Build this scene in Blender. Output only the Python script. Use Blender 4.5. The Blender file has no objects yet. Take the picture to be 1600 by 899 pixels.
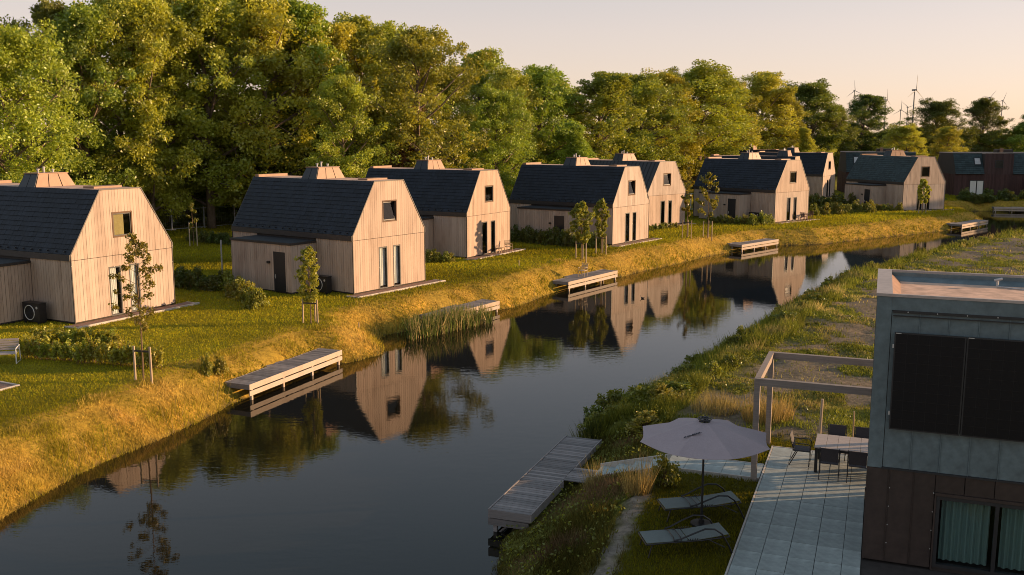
import bpy, math, random
import numpy as np
from mathutils import Vector, Matrix

# ------------------------------------------------------------------ camera, world, sun
S = bpy.context.scene
COL = S.collection
rng = np.random.default_rng(7)
random.seed(7)
R = math.radians
F_PX, PITCH, CAM_H = 1504.3, R(9.0755), 9.3

cd = bpy.data.cameras.new('camera'); cam = bpy.data.objects.new('camera', cd); COL.objects.link(cam)
cd.sensor_width = 36; cd.lens = 36 * F_PX / 1600; cd.clip_start = 0.1; cd.clip_end = 20000
cam.location = (0, 0, CAM_H); cam.rotation_euler = (R(90) - PITCH, 0, 0)
S.camera = cam

SUN_EL, SUN_AZ = R(9.5), R(8)           # azimuth measured from +X towards +Y
W = bpy.data.worlds.new('World'); S.world = W; W.use_nodes = True
nt = W.node_tree; nt.nodes.clear()
sky = nt.nodes.new('ShaderNodeTexSky'); sky.sky_type = 'NISHITA'; sky.sun_disc = False
sky.sun_elevation = SUN_EL; sky.sun_rotation = R(90) - SUN_AZ
sky.air_density = 1.0; sky.dust_density = 0.4; sky.ozone_density = 1.0; sky.altitude = 0
tint = nt.nodes.new('ShaderNodeMix'); tint.data_type = 'RGBA'; tint.blend_type = 'MULTIPLY'
tint.inputs[0].default_value = 1.0; tint.inputs[7].default_value = (1.11, 0.875, 0.905, 1)
bg = nt.nodes.new('ShaderNodeBackground'); bg.inputs[1].default_value = 0.15
wo = nt.nodes.new('ShaderNodeOutputWorld')
gm = nt.nodes.new('ShaderNodeGamma'); gm.inputs[1].default_value = 0.40
nt.links.new(sky.outputs[0], gm.inputs[0]); nt.links.new(gm.outputs[0], tint.inputs[6])
tcs = nt.nodes.new('ShaderNodeTexCoord'); sx = nt.nodes.new('ShaderNodeSeparateXYZ'); nt.links.new(tcs.outputs['Generated'], sx.inputs[0])
el = nt.nodes.new('ShaderNodeValToRGB')        # rosy near the horizon, cooler overhead, all the way round
el.color_ramp.elements[0].position = 0.10; el.color_ramp.elements[0].color = (1.165, 0.94, 0.92, 1)
el.color_ramp.elements[1].position = 0.42; el.color_ramp.elements[1].color = (0.78, 0.815, 0.85, 1)
nt.links.new(sx.outputs[2], el.inputs[0]); nt.links.new(el.outputs[0], tint.inputs[7]); nt.links.new(tint.outputs[2], bg.inputs[0]); nt.links.new(bg.outputs[0], wo.inputs[0])

sl = bpy.data.lights.new('sun', 'SUN'); sl.energy = 3.0; sl.angle = R(0.6); sl.color = (1.0, 0.64, 0.35)
so = bpy.data.objects.new('sun', sl); COL.objects.link(so)
sdir = Vector((math.cos(SUN_EL) * math.cos(SUN_AZ), math.cos(SUN_EL) * math.sin(SUN_AZ), math.sin(SUN_EL)))
so.rotation_euler = sdir.to_track_quat('Z', 'Y').to_euler(); so.location = (60, 10, 40)

S.view_settings.view_transform = 'Standard'; S.view_settings.look = 'None'
S.view_settings.exposure = 1.5; S.view_settings.gamma = 1.0
S.cycles.filter_width = 0.95; S.cycles.max_bounces = 6; S.cycles.transparent_max_bounces = 12
S.cycles.caustics_reflective = False; S.cycles.caustics_refractive = False

# ------------------------------------------------------------------ material helpers
def nodes_of(name):
    m = bpy.data.materials.new(name); m.use_nodes = True
    t = m.node_tree
    b = t.nodes['Principled BSDF']
    return m, t, b
def N(t, kind, **kw):
    n = t.nodes.new(kind)
    for k, v in kw.items():
        if k.startswith('i_'):
            key = k[2:]
            n.inputs[int(key) if key.isdigit() else key.replace('_', ' ')].default_value = v
        else: setattr(n, k, v)
    return n
def L(t, a, b): t.links.new(a, b)
def mixrgb(t, a, b, fac, mode='MIX'):
    n = t.nodes.new('ShaderNodeMix'); n.data_type = 'RGBA'; n.blend_type = mode
    for sock, val in ((n.inputs[0], fac), (n.inputs[6], a), (n.inputs[7], b)):
        if hasattr(val, 'type') and hasattr(val, 'links'): t.links.new(val, sock)
        else: sock.default_value = val if not isinstance(val, tuple) else (*val, 1)[:4]
    return n.outputs[2]
def coords(t, scale=(1, 1, 1), kind='Object'):
    tc = N(t, 'ShaderNodeTexCoord'); mp = N(t, 'ShaderNodeMapping'); mp.inputs['Scale'].default_value = scale
    L(t, tc.outputs[kind], mp.inputs[0]); return mp.outputs[0]
def ramp(t, src, stops):
    r = t.nodes.new('ShaderNodeValToRGB')
    while len(r.color_ramp.elements) < len(stops): r.color_ramp.elements.new(0.5)
    for e, (p, c) in zip(r.color_ramp.elements, stops):
        e.position = p; e.color = (*c, 1) if isinstance(c, tuple) else (c, c, c, 1)
    L(t, src, r.inputs[0]); return r.outputs[0]
def noise(t, vec, scale, detail=4, rough=0.55):
    n = N(t, 'ShaderNodeTexNoise'); n.inputs['Scale'].default_value = scale
    n.inputs['Detail'].default_value = detail; n.inputs['Roughness'].default_value = rough
    L(t, vec, n.inputs['Vector']); return n.outputs[0]
def bump(t, b, h, strength, dist=0.01):
    n = N(t, 'ShaderNodeBump'); n.inputs['Strength'].default_value = strength; n.inputs['Distance'].default_value = dist
    L(t, h, n.inputs['Height']); L(t, n.outputs[0], b.inputs['Normal'])

def plain(name, c, rough=0.6, metal=0.0, var=0.25, scale=6.0, bmp=0.15, stretch=(1, 1, 1), island=0.0, spec=0.5):
    m, t, b = nodes_of(name)
    v = coords(t, stretch)
    n1 = noise(t, v, scale, 5, 0.6)
    n2 = noise(t, v, scale * 0.13, 3, 0.5)
    lo = tuple(x * (1 - var) for x in c); hi = tuple(min(1, x * (1 + var)) for x in c)
    col = mixrgb(t, lo, hi, ramp(t, n1, [(0.3, 0.0), (0.7, 1.0)]))
    col = mixrgb(t, col, tuple(x * (1 - var) for x in c), ramp(t, n2, [(0.45, 0.0), (0.75, 0.7)]))
    if island:
        g = N(t, 'ShaderNodeNewGeometry')
        mr = N(t, 'ShaderNodeMapRange'); mr.inputs[3].default_value = 1 - island; mr.inputs[4].default_value = 1 + island
        L(t, g.outputs['Random Per Island'], mr.inputs[0])
        oi = N(t, 'ShaderNodeObjectInfo')
        mr2 = N(t, 'ShaderNodeMapRange'); mr2.inputs[3].default_value = 1 - island * .6; mr2.inputs[4].default_value = 1 + island * .6
        L(t, oi.outputs['Random'], mr2.inputs[0])
        mm = N(t, 'ShaderNodeMath', operation='MULTIPLY'); L(t, mr.outputs[0], mm.inputs[0]); L(t, mr2.outputs[0], mm.inputs[1])
        cmb = N(t, 'ShaderNodeCombineColor')
        for k in range(3): L(t, mm.outputs[0], cmb.inputs[k])
        col = mixrgb(t, col, cmb.outputs[0], 1.0, 'MULTIPLY')
    L(t, col, b.inputs['Base Color'])
    b.inputs['Roughness'].default_value = rough; b.inputs['Metallic'].default_value = metal
    b.inputs['Specular IOR Level'].default_value = spec
    if bmp: bump(t, b, n1, bmp)
    return m

def wood(name, c, c2, island=0.16, axis='z', grain=1.0, streak=0.5, ovar=0.0):
    m, t, b = nodes_of(name)
    st = {'z': (14, 14, .6), 'x': (.6, 14, 14), 'y': (14, .6, 14)}[axis]
    v = coords(t, st)
    n1 = noise(t, v, 2.2 * grain, 6, 0.65)
    gp = N(t, 'ShaderNodeNewGeometry'); mpp = N(t, 'ShaderNodeMapping'); mpp.inputs['Scale'].default_value = (1.6, 1.6, .45); L(t, gp.outputs['Position'], mpp.inputs[0])
    n2 = noise(t, mpp.outputs[0], 0.9, 5, 0.62)
    col = mixrgb(t, c, c2, ramp(t, n1, [(0.32, 0.0), (0.72, 1.0)]))
    g = N(t, 'ShaderNodeNewGeometry')
    hsv = N(t, 'ShaderNodeHueSaturation')
    mr = N(t, 'ShaderNodeMapRange'); mr.inputs[3].default_value = 1 - island; mr.inputs[4].default_value = 1 + island
    L(t, g.outputs['Random Per Island'], mr.inputs[0]); L(t, mr.outputs[0], hsv.inputs['Value'])
    oi = N(t, 'ShaderNodeObjectInfo')
    mr3 = N(t, 'ShaderNodeMapRange'); mr3.inputs[3].default_value = .8; mr3.inputs[4].default_value = 1.2
    L(t, oi.outputs['Random'], mr3.inputs[0]); L(t, mr3.outputs[0], hsv.inputs['Saturation'])
    if ovar:
        mo = N(t, 'ShaderNodeMapRange'); mo.inputs[3].default_value = 1 - ovar; mo.inputs[4].default_value = 1 + ovar; L(t, oi.outputs['Random'], mo.inputs[0])
        mq = N(t, 'ShaderNodeMath', operation='MULTIPLY'); L(t, mr.outputs[0], mq.inputs[0]); L(t, mo.outputs[0], mq.inputs[1]); L(t, mq.outputs[0], hsv.inputs['Value'])
    L(t, col, hsv.inputs['Color'])
    col = mixrgb(t, hsv.outputs[0], (0.62, 0.56, 0.52), ramp(t, n2, [(0.5, 0.0), (0.8, streak)]), 'MULTIPLY')
    L(t, col, b.inputs['Base Color']); b.inputs['Roughness'].default_value = 0.75
    b.inputs['Specular IOR Level'].default_value = 0.25
    bump(t, b, n1, 0.3, 0.004)
    return m

def foliage(name, c, transl=0.35, hue=0.03, val=0.35):
    m = bpy.data.materials.new(name); m.use_nodes = True; t = m.node_tree; t.nodes.clear()
    at = N(t, 'ShaderNodeAttribute', attribute_name='tint')
    oi = N(t, 'ShaderNodeObjectInfo')
    hsv = N(t, 'ShaderNodeHueSaturation'); hsv.inputs['Color'].default_value = (*c, 1)
    mr = N(t, 'ShaderNodeMapRange'); mr.inputs[3].default_value = 0.5 - hue; mr.inputs[4].default_value = 0.5 + hue
    L(t, oi.outputs['Random'], mr.inputs[0]); L(t, mr.outputs[0], hsv.inputs['Hue'])
    mv = N(t, 'ShaderNodeMapRange'); mv.inputs[3].default_value = 1 - val; mv.inputs[4].default_value = 1 + val
    L(t, at.outputs['Fac'], mv.inputs[0]); L(t, mv.outputs[0], hsv.inputs['Value'])
    oc = N(t, 'ShaderNodeAttribute', attribute_name='crown_tone', attribute_type='OBJECT')
    col = mixrgb(t, hsv.outputs[0], oc.outputs['Color'], 1.0, 'MULTIPLY')
    d = N(t, 'ShaderNodeBsdfDiffuse'); tr = N(t, 'ShaderNodeBsdfTranslucent'); g = N(t, 'ShaderNodeBsdfGlossy'); g.inputs['Roughness'].default_value = 0.45
    L(t, col, d.inputs[0]); L(t, mixrgb(t, col, (1.3, 1.15, 0.5), 1.0, 'MULTIPLY'), tr.inputs[0])
    m1 = N(t, 'ShaderNodeMixShader'); m1.inputs[0].default_value = transl; L(t, d.outputs[0], m1.inputs[1]); L(t, tr.outputs[0], m1.inputs[2])
    m2 = N(t, 'ShaderNodeMixShader'); m2.inputs[0].default_value = 0.05; L(t, m1.outputs[0], m2.inputs[1]); L(t, g.outputs[0], m2.inputs[2])
    o = N(t, 'ShaderNodeOutputMaterial'); L(t, m2.outputs[0], o.inputs[0])
    return m

def blade_mat(name):
    m = bpy.data.materials.new(name); m.use_nodes = True; t = m.node_tree; t.nodes.clear()
    at = N(t, 'ShaderNodeAttribute', attribute_name='Col')
    d = N(t, 'ShaderNodeBsdfDiffuse'); tr = N(t, 'ShaderNodeBsdfTranslucent')
    L(t, at.outputs['Color'], d.inputs[0]); L(t, at.outputs['Color'], tr.inputs[0])
    m1 = N(t, 'ShaderNodeMixShader'); m1.inputs[0].default_value = 0.35; L(t, d.outputs[0], m1.inputs[1]); L(t, tr.outputs[0], m1.inputs[2])
    o = N(t, 'ShaderNodeOutputMaterial'); L(t, m1.outputs[0], o.inputs[0])
    return m

def glass(name, tintc=(0.93, 0.95, 0.95), refl=1.5):
    m = bpy.data.materials.new(name); m.use_nodes = True; t = m.node_tree; t.nodes.clear()
    tr = N(t, 'ShaderNodeBsdfTransparent'); tr.inputs[0].default_value = (*tintc, 1)
    g = N(t, 'ShaderNodeBsdfGlossy'); g.inputs['Roughness'].default_value = 0.02
    fr = N(t, 'ShaderNodeFresnel'); fr.inputs[0].default_value = refl
    ge = N(t, 'ShaderNodeNewGeometry'); ff = N(t, 'ShaderNodeMath', operation='SUBTRACT', use_clamp=True); L(t, fr.outputs[0], ff.inputs[0]); L(t, ge.outputs['Backfacing'], ff.inputs[1])
    mx = N(t, 'ShaderNodeMixShader'); L(t, ff.outputs[0], mx.inputs[0]); L(t, tr.outputs[0], mx.inputs[1]); L(t, g.outputs[0], mx.inputs[2])
    o = N(t, 'ShaderNodeOutputMaterial'); L(t, mx.outputs[0], o.inputs[0])
    return m

M = {}
M['clad'] = wood('weathered timber cladding', (0.48, 0.375, 0.305), (0.405, 0.315, 0.255), 0.09, streak=0.85)
M['clad_dark'] = wood('dark brown timber cladding', (0.085, 0.05, 0.047), (0.06, 0.037, 0.035), 0.2)
M['deck'] = wood('grey deck plank', (0.26, 0.235, 0.23), (0.15, 0.135, 0.13), 0.1, 'x', ovar=0.32)
M['fascia'] = wood('pale jetty fascia', (0.50, 0.41, 0.33), (0.38, 0.31, 0.25), 0.1, 'y')
M['post'] = wood('round softwood stake', (0.48, 0.37, 0.25), (0.36, 0.27, 0.18), 0.1)
M['pergola'] = wood('weathered pergola beam', (0.33, 0.27, 0.23), (0.23, 0.19, 0.165), 0.1, 'x')
M['backing'] = plain('dark backing', (0.05, 0.04, 0.035), 0.9)
M['tiles'] = plain('slate black roof tile', (0.011, 0.015, 0.024), 0.62, 0, 0.3, 9, 0.1, island=0.3, spec=0.35)
M['tiles_green'] = plain('green black roof tile', (0.024, 0.04, 0.042), 0.6, 0, 0.3, 9, 0.1, island=0.3, spec=0.35)
M['zinc'] = plain('dark standing seam zinc', (0.028, 0.03, 0.036), 0.5, 0.0, 0.2, 3, 0.05)
M['trim'] = plain('dark brown metal trim', (0.035, 0.028, 0.026), 0.5, 0.0, 0.2, 5, 0.05)
M['copper'] = plain('tan metal roof cladding', (0.28, 0.155, 0.09), 0.55, 0.0, 0.2, 3, 0.05, island=0.08)
M['roofdeck'] = plain('brown roof membrane', (0.60, 0.39, 0.28), 0.8, 0, 0.3, 3, 0.1)
M['anth'] = plain('anthracite frame', (0.022, 0.023, 0.026), 0.5, 0, 0.2, 5, 0.03)
M['wframe'] = wood('oiled timber window frame', (0.16, 0.10, 0.065), (0.11, 0.07, 0.045), 0.1)
M['curtain'] = plain('white curtain', (0.70, 0.68, 0.64), 0.9, 0, 0.08, 4, 0.0, (8, 8, .3))
M['curtain_teal'] = plain('pale teal curtain', (0.12, 0.20, 0.185), 0.9, 0, 0.1, 4, 0.0, (8, 8, .3))
M['blind_pale'] = plain('cream blind', (0.40, 0.39, 0.36), 0.9, 0, 0.1, 4, 0)
M['blind'] = plain('mustard blind', (0.32, 0.25, 0.10), 0.9, 0, 0.1, 4, 0)
M['interior'] = plain('dim room interior', (0.03, 0.028, 0.026), 0.95, 0, 0.3, 2, 0)
M['glass'] = glass('window glass')
M['door'] = plain('black door', (0.018, 0.018, 0.022), 0.45, 0, 0.15, 3, 0.03)
M['steel'] = plain('galvanised steel', (0.50, 0.49, 0.48), 0.45, 0.3, 0.15, 8, 0.05)
M['white'] = plain('white painted metal', (0.72, 0.70, 0.66), 0.5, 0, 0.1, 6, 0.03)
M['black'] = plain('black powder coated metal', (0.014, 0.014, 0.016), 0.4, 0, 0.2, 6, 0.03)
M['kerb'] = plain('concrete edging', (0.50, 0.45, 0.40), 0.9, 0, 0.2, 12, 0.3)
M['concrete'] = plain('grey concrete tile', (0.335, 0.37, 0.355), 0.85, 0, 0.3, 4, 0.2, island=0.09)
M['stepmat'] = plain('pale concrete step', (0.36, 0.42, 0.41), 0.85, 0, 0.14, 7, 0.2)
M['gravel'] = plain('brown gravel', (0.24, 0.145, 0.11), 0.95, 0, 0.6, 28, 1.0)
M['facade'] = plain('grey slate facade panel', (0.115, 0.155, 0.17), 0.55, 0, 0.28, 4, 0.12, island=0.12)
M['facade_brown'] = plain('dark brown facade panel', (0.040, 0.027, 0.023), 0.55, 0, 0.3, 4, 0.12, island=0.12)
M['parapet'] = plain('parapet cap metal', (0.40, 0.34, 0.31), 0.55, 0.0, 0.15, 6, 0.05)
M['solar'] = plain('black solar cell', (0.006, 0.007, 0.010), 0.35, 0, 0.2, 8, 0.0, spec=0.25)
M['sling'] = plain('grey mesh fabric', (0.155, 0.18, 0.172), 0.8, 0, 0.12, 40, 0.2)
M['plumchair'] = plain('dark textile seat', (0.05, 0.045, 0.052), 0.8, 0, 0.15, 30, 0.2)
M['tabletop'] = plain('pale slatted tabletop', (0.40, 0.345, 0.32), 0.75, 0, 0.15, 6, 0.1, (1, 6, 6), island=0.06)
M['parasol'] = plain('mauve grey canvas', (0.37, 0.30, 0.315), 0.9, 0, 0.08, 30, 0.1)
M['ink'] = plain('dark print', (0.05, 0.045, 0.055), 0.9, 0, 0.1, 30, 0)
M['slab'] = plain('pale stone', (0.5, 0.43, 0.37), 0.9, 0, 0.2, 6, 0.3)
M['bark'] = plain('grey brown bark', (0.17, 0.125, 0.09), 0.95, 0, 0.4, 6, 0.6, (1, 1, .25))
M['youngbark'] = plain('young brown bark', (0.17, 0.11, 0.06), 0.9, 0, 0.3, 10, 0.3)
M['feather'] = plain('dark duck feather', (0.04, 0.032, 0.026), 0.7, 0, 0.3, 30, 0.1)
M['turbine'] = plain('grey turbine paint', (0.22, 0.21, 0.21), 0.6, 0, 0.1, 1, 0)
M['leaf'] = foliage('broad leaf', (0.245, 0.285, 0.034), 0.42)
M['leaf_young'] = foliage('young leaf', (0.23, 0.25, 0.035), 0.4)
M['leaf_brown'] = foliage('bronze leaf', (0.15, 0.10, 0.03), 0.35)
M['blade'] = blade_mat('grass blade')

# water
m, t, b = nodes_of('still canal water')
v = coords(t, (0.55, 1.25, 1.0)); v2 = coords(t, (1, 1, 1))
n1 = noise(t, v, 2.6, 3, 0.6); n2 = noise(t, v2, 0.22, 2, 0.5); n3 = noise(t, v, 9.0, 2, 0.5)
hsum = N(t, 'ShaderNodeMath', operation='MULTIPLY'); L(t, n1, hsum.inputs[0]); L(t, ramp(t, n2, [(0.38, 0.15), (0.62, 1.0)]), hsum.inputs[1])
h2 = N(t, 'ShaderNodeMath', operation='MULTIPLY_ADD'); L(t, n3, h2.inputs[0]); h2.inputs[1].default_value = 0.22; L(t, hsum.outputs[0], h2.inputs[2])
b.inputs['Base Color'].default_value = (0.010, 0.009, 0.006, 1); b.inputs['Roughness'].default_value = 0.015
b.inputs['IOR'].default_value = 1.345
bump(t, b, h2.outputs[0], 0.055, 0.05)
M['water'] = m

# ground (vertex attribute Col carries what grows or lies there)
m, t, b = nodes_of('ground')
at = N(t, 'ShaderNodeAttribute', attribute_name='Col')
v = coords(t); n1 = noise(t, v, 5.0, 6, 0.7); n2 = noise(t, v, 0.45, 4, 0.6)
col = mixrgb(t, at.outputs['Color'], (0.45, 0.45, 0.45), ramp(t, n1, [(0.35, 0.9), (0.6, 0.0)]), 'MULTIPLY')
col = mixrgb(t, col, (1.45, 1.25, 1.1), ramp(t, n2, [(0.45, 0.0), (0.75, 0.8)]), 'MULTIPLY')
L(t, col, b.inputs['Base Color']); b.inputs['Roughness'].default_value = 0.95; b.inputs['Specular IOR Level'].default_value = 0.1
bump(t, b, n1, 0.9, 0.06)
M['ground'] = m

# ------------------------------------------------------------------ mesh helpers
class MB:
    def __init__(s): s.v = []; s.f = []; s.mi = []; s.cur = 0
    def add(s, vs, fs):
        o = len(s.v); s.v += [tuple(p) for p in vs]
        for f in fs: s.f.append(tuple(i + o for i in f)); s.mi.append(s.cur)
    def box(s, x0, y0, z0, x1, y1, z1, mat=None):
        p = [(x0, y0, z0), (x1, y0, z0), (x1, y1, z0), (x0, y1, z0), (x0, y0, z1), (x1, y0, z1), (x1, y1, z1), (x0, y1, z1)]
        if mat is not None: p = [tuple(mat @ Vector(q)) for q in p]
        s.add(p, [(3, 2, 1, 0), (4, 5, 6, 7), (0, 1, 5, 4), (1, 2, 6, 5), (2, 3, 7, 6), (3, 0, 4, 7)])
    def hexa(s, bottom, top):
        s.add(list(bottom) + list(top), [(3, 2, 1, 0), (4, 5, 6, 7), (0, 1, 5, 4), (1, 2, 6, 5), (2, 3, 7, 6), (3, 0, 4, 7)])
    def prism(s, poly, vec):
        n = len(poly); vec = Vector(vec)
        s.add(list(poly) + [tuple(Vector(p) + vec) for p in poly],
              [tuple(range(n - 1, -1, -1)), tuple(range(n, 2 * n))] + [(i, (i + 1) % n, n + (i + 1) % n, n + i) for i in range(n)])
    def tube(s, pts, rad, n=8, cap=True):
        pts = [Vector(p) for p in pts]; k = len(pts)
        rads = rad if isinstance(rad, (list, tuple)) else [rad] * k
        vs, fs = [], []
        prev = None
        for i, p in enumerate(pts):
            d = (pts[min(i + 1, k - 1)] - pts[max(i - 1, 0)]).normalized()
            up = prev if prev is not None else (Vector((0, 0, 1)) if abs(d.z) < 0.9 else Vector((1, 0, 0)))
            a = d.cross(up)
            if a.length < 1e-5: a = d.cross(Vector((0, 1, 0)))
            a.normalize(); bb = d.cross(a).normalized(); prev = -bb if False else up
            for j in range(n):
                an = 2 * math.pi * j / n
                vs.append(tuple(p + (a * math.cos(an) + bb * math.sin(an)) * rads[i]))
        for i in range(k - 1):
            for j in range(n):
                fs.append((i * n + j, i * n + (j + 1) % n, (i + 1) * n + (j + 1) % n, (i + 1) * n + j))
        if cap: fs += [tuple(range(n - 1, -1, -1)), tuple((k - 1) * n + j for j in range(n))]
        s.add(vs, fs)
    def mesh(s, name, mats, smooth=False):
        me = bpy.data.meshes.new(name); me.from_pydata(s.v, [], s.f)
        for m in (mats if isinstance(mats, (list, tuple)) else [mats]): me.materials.append(m)
        if any(s.mi): me.polygons.foreach_set('material_index', s.mi)
        if smooth: me.polygons.foreach_set('use_smooth', [True] * len(s.f))
        me.update(); return me

def link(name, me, parent=None, loc=None, rot=None, label=None, cat=None, group=None, kind=None):
    o = bpy.data.objects.new(name, me); COL.objects.link(o)
    if parent: o.parent = parent
    if loc is not None: o.location = loc
    if rot is not None: o.rotation_euler = rot
    if label: o['label'] = label
    if cat: o['category'] = cat
    if group: o['group'] = group
    if kind: o['kind'] = kind
    return o
def thing(name, label, cat, loc=(0, 0, 0), rotz=0.0, group=None):
    return link(name, None, None, loc, (0, 0, rotz), label, cat, group)
CACHE = {}
def cached(key, fn):
    if key not in CACHE: CACHE[key] = fn()
    return CACHE[key]
def boxmesh(name, dims, mat):
    mb = MB(); mb.box(*dims); return mb.mesh(name, mat)

def np_mesh(name, verts, faces_k, mat, col=None, tint=None):
    """faces: verts given as (n,k,3) array, each row one polygon of k corners"""
    n, k, _ = verts.shape
    me = bpy.data.meshes.new(name)
    me.vertices.add(n * k); me.vertices.foreach_set('co', verts.reshape(-1).astype(np.float32))
    me.loops.add(n * k); me.loops.foreach_set('vertex_index', np.arange(n * k, dtype=np.int32))
    me.polygons.add(n); me.polygons.foreach_set('loop_start', np.arange(0, n * k, k, dtype=np.int32))
    me.polygons.foreach_set('loop_total', np.full(n, k, dtype=np.int32))
    me.materials.append(mat)
    if col is not None:
        a = me.attributes.new('Col', 'FLOAT_COLOR', 'POINT')
        c4 = np.concatenate([np.repeat(col, k, axis=0), np.ones((n * k, 1))], axis=1)
        a.data.foreach_set('color', c4.reshape(-1).astype(np.float32))
    if tint is not None:
        a = me.attributes.new('tint', 'FLOAT', 'POINT'); a.data.foreach_set('value', np.repeat(tint, k).astype(np.float32))
    me.update(calc_edges=True); return me

# ------------------------------------------------------------------ plan of the place
ZW = -1.42                                    # canal level
WL = [(-14, -80), (-14.2, 0), (-14.3, 20), (-14.46, 25.8), (-14.0, 28.8), (-13.55, 30.5), (-12.64, 32.7), (-11.7, 35.6), (-11.25, 37.6),
      (-8.75, 44.0), (-7.7, 44.6), (-6.5, 46.2), (-6.6, 47.8), (-7.2, 49.4), (-6.8, 51.0), (-5.2, 52.4), (-1.5, 58.1), (-0.2, 58.8), (1.0, 61.0), (2.0, 63.4),
      (3.2, 65.7), (6.9, 71.3), (8.3, 72.3), (10.0, 74.9), (13.9, 79.8), (16.9, 84.1), (20.2, 88.0), (24.9, 93.0), (26.6, 93.2), (30.8, 94.4), (36.2, 98.6), (43.6, 103.8),
      (49.6, 108.4), (55.3, 114.2), (57.5, 116.5), (58.5, 121), (58.5, 127), (61, 133), (66, 135.2), (72, 133), (95, 128), (160, 122)]
WR = [(160, 98), (100, 105), (60.8, 105), (52.6, 99.8), (43.4, 90.2), (34.8, 81.4), (27.4, 72.4), (21.6, 65.8), (17.8, 59.6), (14.2, 53.6), (11, 47.8),
      (8.0, 42.8), (5.6, 38.3), (3.75, 35.3), (2.4, 32.7), (0.97, 27.8), (-0.3, 24.1), (-0.35, 22.3), (-0.36, 20.3), (-0.3, 0), (-0.3, -80)]
POLY = np.array(WL + WR, float)
NL = len(WL)
TH = R(-21); U2 = np.array([math.cos(TH), math.sin(TH)]); N2 = np.array([-math.sin(TH), math.cos(TH)]); T0 = np.array([7.85, 27.81])
def tw(u, n): p = T0 + u * U2 + n * N2; return float(p[0]), float(p[1])
def to_t(x, y):
    dx, dy = x - T0[0], y - T0[1]
    return dx * U2[0] + dy * U2[1], dx * N2[0] + dy * N2[1]

def canal_distance(x, y):
    """signed distance outside the canal (+ on land), and True where the left bank is nearer"""
    x = np.asarray(x, float).ravel(); y = np.asarray(y, float).ravel()
    best = np.full(x.shape, 1e9); left = np.zeros(x.shape, bool); inside = np.zeros(x.shape, bool)
    n = len(POLY)
    for i in range(n):
        ax, ay = POLY[i]; bx, by = POLY[(i + 1) % n]
        ex, ey = bx - ax, by - ay
        tt = np.clip(((x - ax) * ex + (y - ay) * ey) / (ex * ex + ey * ey), 0, 1)
        d = np.hypot(x - ax - tt * ex, y - ay - tt * ey)
        isl = i < NL - 1
        up = d < best; best = np.where(up, d, best); left = np.where(up, isl, left)
        cr = ((ay > y) != (by > y)) & (x < (bx - ax) * (y - ay) / ((by - ay) if by != ay else 1e-9) + ax)
        inside ^= cr
    return np.where(inside, -best, best), left
def vnoise(x, y, s, seed=0):
    """cheap smooth value noise, 0..1"""
    x = x / s + seed * 17.3; y = y / s + seed * 9.1
    xi, yi = np.floor(x), np.floor(y); fx, fy = x - xi, y - yi
    fx = fx * fx * (3 - 2 * fx); fy = fy * fy * (3 - 2 * fy)
    def h(a, b): q = np.sin(a * 127.1 + b * 311.7 + seed * 74.7) * 43758.5453; return q - np.floor(q)
    return (h(xi, yi) * (1 - fx) + h(xi + 1, yi) * fx) * (1 - fy) + (h(xi, yi + 1) * (1 - fx) + h(xi + 1, yi + 1) * fx) * fy

# houses: x, y of the front left corner, yaw
HOUSES = [(-21.53, 46.61, 62.4), (-9.23, 55.45, 54.7), (-3.40, 72.0, 59.7), (8.41, 80.55, 53.9), (13.46, 96.0, 44.1),
          (27.63, 101.26, 41.4), (45.16, 140.72, 56.3), (47.62, 117.56, 19.3), (34.0, 118.0, 62.0), (45.5, 166.0, 60.0)]
HW, HE, HR, HT, HL = 6.34, 3.45, 6.5, 2.55, 10.62
def house_local(x, y, h):
    a = R(h[2]); dx, dy = x - h[0], y - h[1]
    return dx * math.cos(a) + dy * math.sin(a), -dx * math.sin(a) + dy * math.cos(a)
JETTIES = [  # front-left (water side, near), direction along, length, width, gangway start, gangway width, gangway length
    dict(c=(-10.65, 37.91), e=(-8.04, 44.24), w=1.15, g=(0.42, 0.62), gl=1.0),
    dict(c=(3.86, 65.28), e=(7.81, 70.91), w=1.2, g=(0.30, 0.52), gl=1.1),
    dict(c=(21.02, 87.61), e=(25.69, 92.48), w=1.2, g=(0.05, 0.25), gl=1.3),
    dict(c=(50.4, 107.6), e=(56.1, 113.3), w=1.3, g=(0.05, 0.25), gl=1.6),
    dict(c=(-4.2, 52.5), e=(-0.8, 57.75), w=1.15, g=(0.4, 0.6), gl=1.3),
]
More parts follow.
